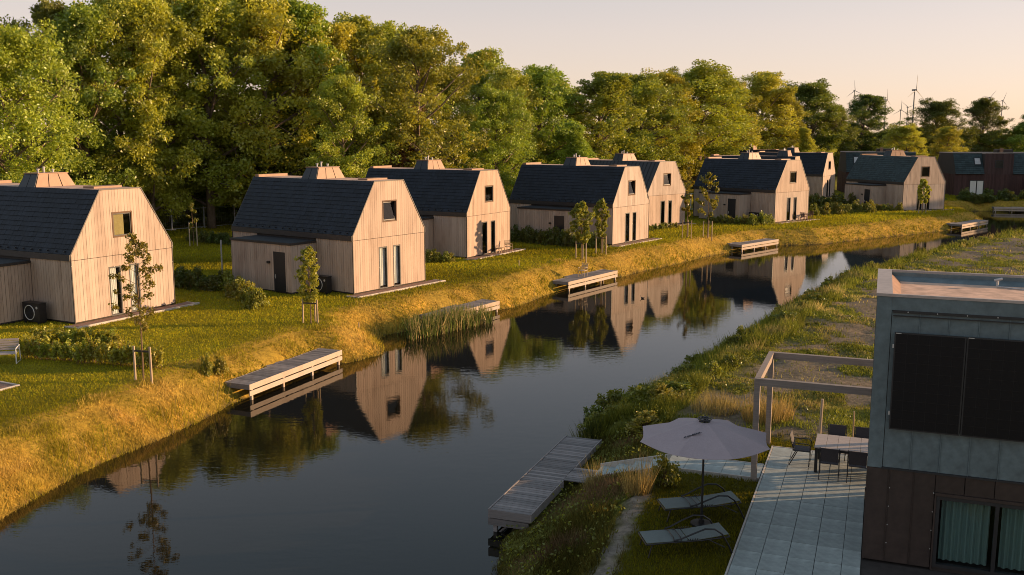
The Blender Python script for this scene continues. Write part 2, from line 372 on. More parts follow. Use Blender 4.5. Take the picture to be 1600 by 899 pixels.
def ground_z(x, y):
    sh = np.shape(x); xf = np.asarray(x, float).ravel(); yf = np.asarray(y, float).ravel()
    d, left = canal_distance(xf, yf)
    u, n = to_t(xf, yf)
    w = np.where(left, 2.5, np.where(n < 2, 4.6, 3.1)) * (0.85 + 0.3 * vnoise(xf, yf, 3.0, 3))
    tt = np.clip(d / w, 0, 1); z = ZW + 0.02 + (-ZW - 0.02) * (1 - (1 - tt) ** 1.7)
    z = np.where(d < 0, ZW + np.maximum(-1.2, d * 0.5), z)
    rough = np.where(left, 0.03, 0.13) * np.clip(d / 3, 0, 1) + np.where(left, 0.12, 0.12) * np.clip(1 - np.abs(d - 1.4) / 1.4, 0, 1)
    z = z + (vnoise(xf, yf, 0.9, 1) - 0.5) * rough * 1.3 + (vnoise(xf, yf, 2.7, 2) - 0.5) * rough
    flat = (u > -3.1) & (u < 6) & (n < 1.0) & (n > -14)
    z = np.where(flat & (d > 0.5), np.minimum(z, 0.0) * 0.35, z)
    z = np.where((u > -0.06) & (u < 6) & (n < 0.06) & (n > -14), -0.14, z)
    z = np.where((u > -2.8) & (u < 0.1) & (n < -1.65) & (n > -3.05), np.minimum(z, -0.14), z)
    st = (u > -4.85) & (u < -2.6) & (n < -1.6) & (n > -3.1)
    z = np.where(st, np.minimum(z, (u + 2.6) * 0.36 - 0.30), z)
    z = np.where((u > -6.9) & (u < -4.7) & (n > -5.9) & (n < 1.1) & ((u < -5.6) | ((n > -3.05) & (n < -1.75))), np.minimum(z, -1.02), z)
    for j in JETTIES:
        c = np.array(j['c']); e = np.array(j['e']); ln = np.hypot(*(e - c)); di = (e - c) / ln; nn = np.array([-di[1], di[0]])
        a = (xf - c[0]) * di[0] + (yf - c[1]) * di[1]; bb = (xf - c[0]) * nn[0] + (yf - c[1]) * nn[1]
        z = np.where((a > -.1) & (a < ln + .1) & (bb > -.1) & (bb < j['w'] + .1), np.minimum(z, -1.0), z)
    return z.reshape(sh)
def gz(x, y): return float(ground_z(np.array([x]), np.array([y]))[0])

def region_colors(x, y):
    """what covers the ground: returns colour, and masks"""
    d, left = canal_distance(x, y)
    u, n = to_t(x, y)
    k1 = vnoise(x, y, 1.3, 5); k2 = vnoise(x, y, 4.0, 6); k3 = vnoise(x, y, 0.5, 8)
    k9 = vnoise(x, y, 6.5, 33)
    lawn = np.stack([0.20 + 0.06 * k2, 0.18 + 0.04 * k2, 0.014 + 0 * k2], 1) * (0.65 + 0.7 * k9)[:, None]
    bank = np.stack([0.34 + 0.16 * k1, 0.235 + 0.08 * k1, 0.035 + 0.02 * k1], 1)
    soil = np.stack([0.17 + 0.07 * k3, 0.14 + 0.05 * k3, 0.10 + 0.03 * k3], 1)
    weed = np.stack([0.14 + 0.04 * k1, 0.145 + 0.04 * k1, 0.025 + 0.01 * k1], 1)
    sand = np.stack([0.26 + 0.08 * k3, 0.22 + 0.07 * k3, 0.18 + 0.05 * k3], 1)
    wd = np.clip((k1 * .5 + k2 * .3 + k3 * .2 - 0.46) * 6, 0, 1)[:, None]
    mead = soil * (1 - wd) + weed * wd
    wl = np.clip((d - 2.3 + (k1 - .5) * 1.6) / 0.6, 0, 1)[:, None]
    lc = bank * (1 - wl) + lawn * wl
    wr = np.clip((d - 3.2 + (k2 - .5) * 1.8) / 0.8, 0, 1)[:, None]
    rc = (weed * 0.75) * (1 - wr) + mead * wr
    ue = -2.66 + (-3.7 - n) * .06
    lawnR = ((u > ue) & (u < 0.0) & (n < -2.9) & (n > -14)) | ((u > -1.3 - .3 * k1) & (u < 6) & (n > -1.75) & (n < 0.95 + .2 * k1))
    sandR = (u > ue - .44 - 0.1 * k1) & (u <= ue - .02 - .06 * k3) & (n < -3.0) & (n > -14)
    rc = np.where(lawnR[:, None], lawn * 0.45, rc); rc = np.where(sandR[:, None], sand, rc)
    far = np.array([[0.07, 0.08, 0.02]])
    col = np.where(left[:, None], lc, rc)
    col = np.where((d < 0)[:, None], np.array([[0.05, 0.045, 0.03]]), col)
    col = np.where((d > 60)[:, None], far, col)
    return col, d, left, u, n, lawnR, sandR, (k1, k2, k3)

# ------------------------------------------------------------------ ground and water
def axis(lo_far, dense, hi_far):
    a = list(dense); s = dense[1] - dense[0]
    out = []; p = a[0]
    while p > lo_far: s *= 1.35; p -= s; out.append(p)
    s = dense[-1] - dense[-2]; o2 = []; p = a[-1]
    while p < hi_far: s *= 1.35; p += s; o2.append(p)
    return np.array(out[::-1] + a + o2)
gx = axis(-9000, np.concatenate([np.arange(-26, 24, 0.32), np.arange(24, 75, 0.55)]), 9000)
gy = axis(-3000, np.concatenate([np.arange(14, 62, 0.34), np.arange(62, 142, 0.6)]), 16000)
X, Y = np.meshgrid(gx, gy); Zg = ground_z(X, Y)
nx, ny = len(gx), len(gy)
idx = np.arange(nx * ny).reshape(ny, nx)
quads = np.stack([idx[:-1, :-1], idx[:-1, 1:], idx[1:, 1:], idx[1:, :-1]], -1).reshape(-1, 4)
me = bpy.data.meshes.new('ground')
me.vertices.add(nx * ny); me.vertices.foreach_set('co', np.stack([X, Y, Zg], -1).reshape(-1).astype(np.float32))
me.loops.add(quads.size); me.loops.foreach_set('vertex_index', quads.reshape(-1).astype(np.int32))
me.polygons.add(len(quads)); me.polygons.foreach_set('loop_start', np.arange(0, quads.size, 4, dtype=np.int32))
me.polygons.foreach_set('loop_total', np.full(len(quads), 4, dtype=np.int32))
me.polygons.foreach_set('use_smooth', np.ones(len(quads), bool))
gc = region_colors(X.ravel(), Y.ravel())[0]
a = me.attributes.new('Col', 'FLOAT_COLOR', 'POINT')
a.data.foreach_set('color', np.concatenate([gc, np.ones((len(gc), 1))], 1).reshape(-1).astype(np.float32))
me.materials.append(M['ground']); me.update(calc_edges=True)
link('ground', me, label='grassy ground with canal banks, lawns and a weedy plot', kind='structure')

mb = MB()
wp = [(-22, -80), (3, -80), (4, 24), (10, 40), (20, 57), (34, 78), (62, 104), (160, 100), (160, 135), (62, 142), (52, 122), (20, 96), (-4, 66), (-12, 54), (-18, 40), (-22, 20)]
mb.add([(x, y, ZW) for x, y in wp], [tuple(range(len(wp)))])
link('water', mb.mesh('water', M['water']), label='still dark canal water mirroring the cottages', kind='structure')
# ------------------------------------------------------------------ timber cottages
XR = (HW - HT) / 2
def gable_top(a):
    if a < XR: return HE + (HR - HE) * a / XR
    if a > HW - XR: return HE + (HR - HE) * (HW - a) / XR
    return HR
def boards(mb, a0, a1, z0, top, openings, pitch, gap, place, proud=0.0, seed=1):
    """vertical boards between a0 and a1 cut round the openings; place(a, depth, z) maps to local space, depth 0..1"""
    rr = random.Random(seed)
    cuts = set(); a = a0
    while a < a1 - 1e-6: cuts.add(round(a, 4)); a += pitch
    cuts.add(round(a1, 4)); base = sorted(cuts)
    for i in range(len(base) - 1):
        s0, s1 = base[i] + gap / 2, base[i + 1] - gap / 2
        pr = rr.uniform(-proud, proud)
        ed = [s0] + sorted(e for o in openings for e in (o[0], o[1]) if s0 + .004 < e < s1 - .004) + [s1]
        for e0, e1 in zip(ed[:-1], ed[1:]):
            mid = (e0 + e1) / 2
            blocked = sorted((o[2], o[3]) for o in openings if o[0] - 1e-4 < mid < o[1] + 1e-4)
            z = z0; spans = []
            for b0, b1 in blocked:
                if b0 > z: spans.append((z, b0))
                z = max(z, b1)
            spans.append((z, None))
            for za, zb in spans:
                t0 = top(e0) if zb is None else zb; t1 = top(e1) if zb is None else zb
                if min(t0, t1) <= za + .01:
                    if max(t0, t1) <= za + .01: continue
                    t0 = max(t0, za + .005); t1 = max(t1, za + .005)
                dz = rr.uniform(0, .004)
                mb.hexa([place(e0, 0, za + dz), place(e1, 0, za + dz), place(e1, 1 + pr, za + dz), place(e0, 1 + pr, za + dz)],
                        [place(e0, 0, t0), place(e1, 0, t1), place(e1, 1 + pr, t1), place(e0, 1 + pr, t0)])
WIN = (2.53, 3.80, 4.06, 5.36)
DR1 = (2.14, 2.88, 0.06, 2.60); DR2 = (3.40, 4.06, 0.06, 2.60)
EX, EY0, EY1, EZ = -2.05, 3.0, 8.3, 2.98
EDOOR = (3.48, 4.50, 0.10, 2.45)

def house_wall_mesh():
    mb = MB()
    boards(mb, 0, HW, 0.05, lambda a: gable_top(a) - .03, [WIN, DR1, DR2], 0.7, 0, lambda a, d, z: (a, .06 - d * .05, z))
    mb.box(0.012, .06, .05, .07, HL - .06, HE - .05); mb.box(HW - .07, .06, .05, HW - .012, HL - .06, HE - .05)
    boards(mb, 0, HW, 0.05, lambda a: gable_top(a) - .03, [], 0.9, 0, lambda a, d, z: (a, HL - .01 - d * .05, z))
    mb.box(0.07, .06, 0.02, HW - .07, HL - .06, .05)
    return mb.mesh('wall', M['backing'])
def gable_clad_mesh(upper, mat):
    mb = MB()
    if upper: boards(mb, 0, HW, 3.175, gable_top, [WIN], 0.1865, 0.012, lambda a, d, z: (a, -.002 - d * .028, z), .18, 3)
    else: boards(mb, 0, HW, 0.10, lambda a: 3.15, [DR1, DR2], 0.1865, 0.012, lambda a, d, z: (a, -.002 - d * .028, z), .18, 4)
    return mb.mesh('gable_boards', mat)
def side_clad_mesh(mat):
    mb = MB()
    boards(mb, 0.0, HL, 0.12, lambda a: 3.14, [(EY0, EY1, 0, 3.2)], 0.186, 0.016, lambda a, d, z: (-.002 - d * .026, a, z), .2, 5)
    boards(mb, 0.0, HL, 0.12, lambda a: 3.14, [], 0.186, 0.016, lambda a, d, z: (HW + .002 + d * .026, a, z), .2, 6)
    boards(mb, 0.0, HW, 0.12, gable_top, [], 0.186, 0.016, lambda a, d, z: (a, HL + .002 + d * .026, z), .2, 7)
    return mb.mesh('side_boards', mat)
def slope_frame(y, t, h, right):
    s = math.hypot(XR, HR - HE); dx, dz = XR / s, (HR - HE) / s
    x = -.03 + dx * t - dz * h; z = HE + dz * t + dx * h
    return (HW - x if right else x, y, z)
def tiles_mesh(right, mat, wide=0.3):
    mb = MB(); s = math.hypot(XR, HR - HE) + .02; nC = 13; c = s / nC; rr = random.Random(11)
    nT = int(HL / wide); w = HL / nT
    for k in range(nC):
        for j in range(nT):
            y0, y1 = j * w + .004, (j + 1) * w - .004; e = rr.uniform(-.004, .004); t0, t1 = k * c, (k + 1) * c + .015
            lo, hi = .042 + e, .018 + e * .5
            P = lambda y, t, h: slope_frame(y, t, h, right)
            mb.hexa([P(y0, t0, .0), P(y1, t0, .0), P(y1, t1, -.012), P(y0, t1, -.012)], [P(y0, t0, lo), P(y1, t0, lo), P(y1, t1, hi), P(y0, t1, hi)])
    return mb.mesh('roof_tiles', mat)
def seam_mesh(right):
    mb = MB(); s = math.hypot(XR, HR - HE) + .02; P = lambda y, t, h: slope_frame(y, t, h, right)
    n = 22; w = HL / n
    for j in range(n):
        mb.hexa([P(j * w + .002, 0, -.02), P((j + 1) * w - .002, 0, -.02), P((j + 1) * w - .002, s, -.02), P(j * w + .002, s, -.02)],
                [P(j * w + .002, 0, .02), P((j + 1) * w - .002, 0, .02), P((j + 1) * w - .002, s, .02), P(j * w + .002, s, .02)])
        mb.hexa([P(j * w - .014, 0, .02), P(j * w + .014, 0, .02), P(j * w + .014, s, .02), P(j * w - .014, s, .02)],
                [P(j * w - .010, 0, .06), P(j * w + .010, 0, .06), P(j * w + .010, s, .06), P(j * w - .010, s, .06)])
    return mb.mesh('seamed_roof', M['zinc'])
def gutter_mesh():
    mb = MB()
    for rt in (0, 1):
        X_ = (lambda x: HW - x) if rt else (lambda x: x)
        xs = sorted((X_(-.10), X_(-.002)))
        mb.box(xs[0], -.03, 3.155, xs[1], HL + .03, HE + .01)
        for j in range(17):
            y = .4 + j * (HL - .8) / 16; p = [slope_frame(y + dy, t, h, rt) for dy, t, h in ((-.03, .10, .05), (.03, .10, .05), (.03, .2, .05), (-.03, .2, .05))]
            q = [slope_frame(y + dy, t, h, rt) for dy, t, h in ((-.03, .10, .13), (.03, .10, .13), (.03, .12, .13), (-.03, .12, .13))]
            mb.hexa(p, q)
    return mb.mesh('gutter', M['trim'])
def verge_mesh(back):
    mb = MB()
    for yy0, yy1 in ([(HL + .004, HL + .055)] if back else [(-.055, -.003)]):
        pts = [(-.05, HE - .32), (-.05, HE + .02), (XR - .02, HR + .05), (HW - XR + .02, HR + .05), (HW + .05, HE + .02), (HW + .05, HE - .32)]
        inn = [(.0, HE - .32), (.0, HE - .0), (XR + .01, HR + .0), (HW - XR - .01, HR + .0), (HW, HE), (HW, HE - .32)]
        for i in range(5):
            a, b_, c, d = pts[i], pts[i + 1], inn[i + 1], inn[i]
            mb.hexa([(a[0], yy0, a[1]), (b_[0], yy0, b_[1]), (c[0], yy0, c[1]), (d[0], yy0, d[1])], [(a[0], yy1, a[1]), (b_[0], yy1, b_[1]), (c[0], yy1, c[1]), (d[0], yy1, d[1])])
        mb.box(-.05, yy0, .05, .0, yy1, HE - .322); mb.box(HW, yy0, .05, HW + .03, yy1, HE - .322)
    return mb.mesh('verge_trim', M['trim'])
def roof_core_mesh():
    mb = MB()
    P = slope_frame; s = math.hypot(XR, HR - HE)
    for rt in (0, 1):
        mb.hexa([P(.01, 0, -.12, rt), P(HL - .01, 0, -.12, rt), P(HL - .01, s, -.12, rt), P(.01, s, -.12, rt)],
                [P(.01, 0, -.03, rt), P(HL - .01, 0, -.03, rt), P(HL - .01, s, -.03, rt), P(.01, s, -.03, rt)])
    return mb.mesh('roof', M['backing'])
def roofdeck_mesh():
    mb = MB(); mb.box(XR - .02, .0, HR - .06, HW - XR + .02, HL, HR + .03)
    return mb.mesh('flat_roof', M['roofdeck'])
def frustum(mb, x0, x1, y0, y1, z0, X0, X1, Y0, Y1, z1):
    mb.hexa([(x0, y0, z0), (x1, y0, z0), (x1, y1, z0), (x0, y1, z0)], [(X0, Y0, z1), (X1, Y0, z1), (X1, Y1, z1), (X0, Y1, z1)])
def chimney_mesh(yb):
    mb = MB(); z0, z1 = HR + .03, HR + .70; b = (1.95, 4.40, yb, yb + 1.35); tp = (2.30, 4.05, yb + .16, yb + 1.22)
    mb.cur = 1; frustum(mb, b[0] + .02, b[1] - .02, b[2] + .02, b[3] - .02, z0, tp[0] + .02, tp[1] - .02, tp[2] + .02, tp[3] - .02, z1)
    mb.cur = 0
    def lerp(a, b_, f): return tuple(a[i] + (b_[i] - a[i]) * f for i in range(3))
    for sgn, yk in ((-1, 2), (1, 3)):
        for k in range(3):
            f0, f1 = k / 3 + .012, (k + 1) / 3 - .012
            bl, br = (b[0], b[yk], z0), (b[1], b[yk], z0); tl, tr = (tp[0], tp[yk], z1), (tp[1], tp[yk], z1)
            q = [lerp(bl, br, f0), lerp(bl, br, f1), lerp(tl, tr, f1), lerp(tl, tr, f0)]
            mb.hexa(q, [(p[0], p[1] + sgn * .02, p[2]) for p in q])
    for sgn, xk in ((-1, 0), (1, 1)):
        mb.cur = 1 if sgn < 0 else 0  # left face in the dark metal, its shade put into the colour
        for k in range(2):
            f0, f1 = k / 2 + .015, (k + 1) / 2 - .015
            bl, br = (b[xk], b[2], z0), (b[xk], b[3], z0); tl, tr = (tp[xk], tp[2], z1), (tp[xk], tp[3], z1)
            q = [lerp(bl, br, f0), lerp(bl, br, f1), lerp(tl, tr, f1), lerp(tl, tr, f0)]
            mb.hexa(q, [(p[0] + sgn * .02, p[1], p[2]) for p in q])
    mb.cur = 0
    mb.box(tp[0] - .05, tp[2] - .05, z1, tp[1] + .05, tp[3] + .05, z1 + .05)
    return mb.mesh('chimney', [M['copper'], M['zinc']])
def pipe_mesh(yb, x, h):
    mb = MB(); mb.tube([(x, yb + .7, HR + .74), (x, yb + .7, HR + .74 + h)], .055, 8); mb.tube([(x, yb + .7, HR + .74 + h), (x, yb + .7, HR + .80 + h)], .085, 8)
    return mb.mesh('vent_pipe', M['steel'])
def frame_mesh(o, w, y0, y1, mat, mull=None, name='frame', mids=()):
    a0, a1, z0, z1 = o; mb = MB(); e = .002
    mb.box(a0 + e, y0, z0 + e, a0 + w, y1, z1 - e); mb.box(a1 - w, y0, z0 + e, a1 - e, y1, z1 - e)
    mb.box(a0 + w, y0 + .001, z0 + e, a1 - w, y1 - .001, z0 + w); mb.box(a0 + w, y0 + .001, z1 - w, a1 - w, y1 - .001, z1 - e)
    for mz in mids: mb.box(a0 + w, y0 + .002, mz - w / 2, a1 - w, y1 - .002, mz + w / 2)
    if mull: mb.box(mull - w / 2, y0 + .002, z0 + w, mull + w / 2, y1 - .002, z1 - w)
    return mb.mesh(name, mat)
def pane_mesh(o, w, y):
    mb = MB(); mb.box(o[0] + w + .003, y, o[2] + w + .003, o[1] - w - .003, y + .012, o[3] - w - .003); return mb.mesh('pane', M['glass'])
def curtain_mesh(a0, a1, z0, z1, y, mat, folds=5, amp=.025):
    mb = MB(); n = folds * 6
    for i in range(n):
        x0, x1 = a0 + (a1 - a0) * i / n, a0 + (a1 - a0) * (i + 1) / n
        d0, d1 = amp * math.sin(i / 6 * 2 * math.pi), amp * math.sin((i + 1) / 6 * 2 * math.pi)
        mb.add([(x0, y + d0, z0), (x1, y + d1, z0), (x1, y + d1, z1), (x0, y + d0, z1)], [(0, 1, 2, 3)])
    return mb.mesh('curtain', mat, True)
def ext_wall_mesh():
    mb = MB(); g = .03
    mb.box(EX + g, EY0 + g, .04, -.004, EY1 - g, EZ - .10)
    return mb.mesh('annex_wall', M['backing'])
def ext_clad_mesh(mat):
    mb = MB(); top = lambda a: EZ - .095
    boards(mb, EX, -.035, .12, top, [], .186, .016, lambda a, d, z: (a, EY0 + .028 - d * .028, z), .2, 8)
    boards(mb, EX, -.035, .12, top, [], .186, .016, lambda a, d, z: (a, EY1 - .028 + d * .028, z), .2, 9)
    boards(mb, EY0, EY1, .12, top, [EDOOR], .186, .016, lambda a, d, z: (EX + .028 - d * .028, a, z), .2, 10)
    return mb.mesh('annex_boards', mat)
def ext_roof_mesh():
    mb = MB(); mb.box(EX - .05, EY0 - .05, EZ - .09, -.04, EY1 + .05, EZ + .03); mb.cur = 1; mb.box(EX + .02, EY0 + .02, EZ + .03, -.05, EY1 - .02, EZ + .045)
    return mb.mesh('annex_roof', [M['trim'], M['anth']])

def cottage(i, label, style):
    x, y, yaw = HOUSES[i]
    dark = style.get('dark'); cm = M['clad_dark'] if dark else M['clad']; dk = 'd' if dark else ''
    t = thing('timber_cottage', label, 'house', (x, y, 0), R(yaw), 'gabled cottages along the canal')
    link('wall', cached('wall', house_wall_mesh), t)
    link('gable_boards', cached('gu' + dk, lambda: gable_clad_mesh(True, cm)), t, kind='stuff')
    link('gable_boards', cached('gl' + dk, lambda: gable_clad_mesh(False, cm)), t, kind='stuff')
    link('side_boards', cached('sb' + dk, lambda: side_clad_mesh(cm)), t, kind='stuff')
    rf = link('roof', cached('rf', roof_core_mesh), t)
    for rt in (False, True):
        if style.get('seam'): link('seamed_roof', cached('seam%d' % rt, lambda: seam_mesh(rt)), rf, kind='stuff')
        else:
            gm = style.get('tiles', 'tiles')
            link('roof_tiles', cached('tile%d%s' % (rt, gm), lambda: tiles_mesh(rt, M[gm])), rf, kind='stuff')
    link('gutter', cached('gut', gutter_mesh), t)
    for bk in (0, 1): link('verge_trim', cached('ver%d' % bk, lambda: verge_mesh(bk)), t)
    link('flat_roof', cached('fd', roofdeck_mesh), t)
    link('roof_upstand', cached('up1', lambda: boxmesh('roof_upstand', (1.95, 10.25, HR + .03, 4.40, 10.6, HR + .19), M['copper'])), t)
    link('roof_upstand', cached('up2', lambda: boxmesh('roof_upstand', (2.5, 1.1, HR + .03, 4.25, 1.9, HR + .13), M['copper'])), t)
    yb = style.get('chim', 4.9)
    ch = link('chimney', cached('ch%g' % yb, lambda: chimney_mesh(yb)), t)
    for px_, hh in ((2.7, .16), (3.05, .26), (3.6, .12)):
        link('vent_pipe', cached('vp%g%g' % (yb, px_), lambda: pipe_mesh(yb, px_, hh)), ch)
    w = link('window', cached('wf', lambda: frame_mesh(WIN, .075, -.05, .10, M['wframe'], name='window')), t)
    k = style.get('win', 'dark')
    if k in ('open', 'bright'):
        sh = link('sash', cached('sash', lambda: frame_mesh((WIN[0] + .09, WIN[1] - .09, WIN[2] + .09, WIN[3] - .09), .06, -.025, .025, M['anth'], name='sash')), w)
        mb = MB(); mb.box(WIN[0] + .153, -.006, WIN[2] + .153, WIN[1] - .153, .006, WIN[3] - .153)
        sp = link('pane', cached('sashpane', lambda: mb.mesh('pane', M['glass'])), w)
        piv = WIN[2] + .1
        for o in (sh, sp):
            o.rotation_euler = (R(-9), 0, 0); o.location = (0, .02 - piv * math.sin(R(9)), piv - piv * math.cos(R(9)))
    else:
        link('sash', cached('sashf', lambda: frame_mesh((WIN[0] + .077, WIN[1] - .077, WIN[2] + .077, WIN[3] - .077), .05, -.01, .06, M['anth'], name='sash')), w)
        link('pane', cached('wp', lambda: pane_mesh(WIN, .127, .03)), w)
        if k == 'blind': link('blind', cached('bl', lambda: boxmesh('blind', (WIN[0] + .1, .10, WIN[2] + .1, WIN[0] + .82, .12, WIN[3] - .08), M['blind'])), w)
        if k == 'bright':
            mb2 = MB(); mb2.prism([(WIN[0] + .08, .1, WIN[2] + .08), (WIN[0] + .72, .1, WIN[2] + .08), (WIN[0] + .55, .1, WIN[3] - .08), (WIN[0] + .08, .1, WIN[3] - .08)], (0, .015, 0))  # pale shape standing in for bright sky reflected in the pane
            link('blind', cached('brt', lambda: mb2.mesh('blind', M['blind_pale'])), w)
    for o, nm in ((DR1, 'd1'), (DR2, 'd2')):
        d = link('french_door', cached(nm, lambda: frame_mesh(o, .07, -.045, .10, M['anth'], name='french_door')), t)
        link('pane', cached(nm + 'p', lambda: pane_mesh(o, .07, .03)), d)
        c = style.get('cur', 'half')
        if c == 'full': link('curtain', cached(nm + 'c', lambda: curtain_mesh(o[0] + .02, o[1] + .16, .22, 2.55, .125, M['curtain'], 6, .016)), d)
        elif c == 'half': link('curtain', cached(nm + 'h', lambda: curtain_mesh(o[0] + .10, o[0] + .56, .10, 2.55, .125, M['curtain'], 4, .016)), d)
        elif c == 'slim': link('curtain', cached(nm + 's', lambda: curtain_mesh(o[0] + .10, o[0] + .34, .10, 2.55, .125, M['blind_pale'], 2, .016)), d)
    link('annex_wall', cached('ew', ext_wall_mesh), t)
    link('annex_boards', cached('ec' + dk, lambda: ext_clad_mesh(cm)), t, kind='stuff')
    link('annex_roof', cached('er', ext_roof_mesh), t)
    dr = link('door', cached('ed', lambda: boxmesh('door', (EX - .01, EDOOR[0] + .01, EDOOR[2], EX + .027, EDOOR[1] - .01, EDOOR[3]), M['door'])), t)
    def hm():
        mb = MB(); mb.tube([(EX - .01, EDOOR[1] - .14, 1.0), (EX - .07, EDOOR[1] - .14, 1.0), (EX - .07, EDOOR[1] - .26, 1.0)], .014, 6); mb.box(EX - .02, EDOOR[1] - .165, .86, EX - .011, EDOOR[1] - .115, 1.1)
        return mb.mesh('handle', M['steel'])
    link('handle', cached('eh', hm), dr)
    link('wall_lamp', cached('el', lambda: boxmesh('wall_lamp', (EX - .12, 4.78, 1.72, EX - .002, 4.98, 1.86), M['black'])), t)
    # gravel bed along the gable foot, with a concrete edging
    if style.get('bed', True):
        g = link('gravel_strip', cached('grv', lambda: boxmesh('gravel_strip', (-.6, -.95, -.10, HW + .75, -.06, .035), M['gravel'])), None, (x, y, 0), (0, 0, R(yaw)), kind='structure')
        def ed():
            mb = MB(); mb.box(-.6, -1.05, -.1, HW + .83, -.953, .09); mb.box(HW + .753, -.952, -.1, HW + .83, -.06, .058); mb.box(-.68, -1.03, -.1, -.603, -.06, .056); return mb.mesh('edging', M['kerb'])
        link('edging', cached('edg', ed), g)
    return t
LAB = ['leftmost cottage, cut off by the picture edge, an ochre blind in its gable window',
       'cottage with a tilted-open gable window and two white-curtained glazed doors',
       'cottage with tree shadows mottling its gable, a chair by its glazed doors',
       'cottage whose gable stands beside two leafy staked saplings by the water',
       'cottage with a standing seam metal roof, half hidden behind its neighbour',
       'sunlit cottage behind two sparse saplings, with garden furniture at the right of its gable',
       'far cottage seen nearly edge on, its narrow sunlit gable glowing orange',
       'cottage with shaded lower gable and green black roof at the bend of the canal',
       'cottage whose ridge and tan chimney just rise above a nearer black roof',
       'farthest cottage, its dark roof just showing above the other ridges']
STY = [dict(win='blind', cur='half'), dict(win='open', cur='full'), dict(win='dark', cur='slim'), dict(win='bright', cur='slim'), dict(win='bright', cur='slim', seam=True),
       dict(win='dark', cur='slim'), dict(win='dark', cur='none'), dict(win='dark', cur='none', tiles='tiles_green'), dict(chim=0.9, bed=False), dict(dark=True, bed=False)]
for i in range(10): cottage(i, LAB[i], STY[i])

def to_world(i, a, b, z=0.0):
    x, y, yaw = HOUSES[i]; c, s = math.cos(R(yaw)), math.sin(R(yaw)); return (x + a * c - b * s, y + a * s + b * c, z)
# heat pumps standing against the side walls
def heat_pump(i, label, b0=1.55):
    t = thing('heat_pump', label, 'heat pump', to_world(i, -.62, b0 + .6, 0), R(HOUSES[i][2]), 'heat pumps beside the cottages')
    def body():
        mb = MB(); mb.box(-.2, -.62, .10, .2, .62, 1.02); mb.box(-.2, -.55, .0, .2, -.45, .10); mb.box(-.2, .45, .0, .2, .55, .10); mb.box(-.22, -.64, 1.02, .22, .64, 1.05); return mb.mesh('casing', M['black'])
    link('casing', cached('hpb', body), t)
    def ring():
        mb = MB(); mb.tube([(-.215, .10 + .36 * math.cos(a), .55 + .36 * math.sin(a)) for a in np.linspace(0, 2 * math.pi, 33)], .018, 6, False); return mb.mesh('fan_ring', M['white'])
    link('fan_ring', cached('hpr', ring), t)
    def grille():
        mb = MB()
        for r_ in (.08, .16, .24, .31): mb.tube([(-.212, .10 + r_ * math.cos(a), .55 + r_ * math.sin(a)) for a in np.linspace(0, 2 * math.pi, 25)], .006, 4, False)
        for k in range(8): mb.tube([(-.21, .10, .55), (-.21, .10 + .35 * math.cos(k * math.pi / 4), .55 + .35 * math.sin(k * math.pi / 4))], .006, 4)
        return mb.mesh('fan_grille', M['anth'])
    link('fan_grille', cached('hpg', grille), t)
    def badge():
        mb = MB(); mb.tube([(-.205, -.45, .82), (-.216, -.45, .82)], .07, 16); return mb.mesh('badge', M['steel'])
    link('badge', cached('hpd', badge), t)
heat_pump(0, 'black heat pump with a white fan ring by the leftmost cottage')
heat_pump(1, 'black heat pump beside the wall of the cottage with the tilted-open window', 1.4)
heat_pump(5, 'black heat pump in the annex corner of the sunlit cottage behind sparse saplings', 1.4)

# ------------------------------------------------------------------ jetties
DZ = -0.75
def jetty(j, label):
    c = np.array(j['c']); e = np.array(j['e']); ln = float(np.hypot(*(e - c))); di = (e - c) / ln; ang = math.atan2(di[1], di[0]); w = j['w']
    t = thing('jetty', label, 'jetty', (c[0], c[1], DZ), ang, 'timber jetties on the canal')
    n = int(round(ln / .146)); p = ln / n; g0, g1 = j['g'][0] * ln, j['g'][1] * ln; gl = j['gl']
    me = cached('pl%.4f%.3f' % (p, w), lambda: boxmesh('plank', (.010, .003, -.028, p - .010, w, 0), M['deck']))
    rr = random.Random(int(c[0] * 100))
    for k in range(n):
        link('plank', me, t, (k * p, rr.uniform(-.006, .006), rr.uniform(-.003, .003)))
    ng = max(3, int(round((g1 - g0) / .146))); q = (g1 - g0) / ng
    mg = cached('gpl%.4f%.2f' % (q, gl), lambda: boxmesh('plank', (.004, w + .012, -.030, q - .004, w + gl, -.002), M['deck']))
    for k in range(ng): link('plank', mg, t, (g0 + k * q, 0, rr.uniform(-.003, .003)))
    def fa(z0, z1):
        mb = MB(); mb.box(-.03, -.035, z0, ln + .03, -.004, z1); return mb.mesh('fascia_board', M['fascia'])
    link('fascia_board', fa(-.22, .012), t); link('fascia_board', fa(-.47, -.27), t)
    mb = MB()
    mb.box(-.03, -.003, -.21, -.001, w + .02, -.005); mb.box(ln + .001, -.003, -.21, ln + .03, w + .02, -.005)
    mb.box(-.03, w + .021, -.21, g0 - .01, w + .05, .01); mb.box(g1 + .01, w + .021, -.21, ln + .03, w + .05, .01)
    mb.box(g0 - .04, w + .052, -.2, g0 - .005, w + gl, .005); mb.box(g1 + .005, w + .052, -.2, g1 + .04, w + gl, .005)
    for yy in (.12, w * .5, w - .12): mb.box(.01, yy - .03, -.19, ln - .01, yy + .03, -.032)
    link('edge_frame', mb.mesh('edge_frame', M['deck']), t)
    pm = cached('jpost', lambda: boxmesh('post', (-.05, -.05, -2.1, .05, .05, -.21), M['fascia']))
    for k in range(4):
        xx = .18 + k * (ln - .36) / 3
        link('post', pm, t, (xx, .055, 0)); link('post', pm, t, (xx, w - .12, 0))
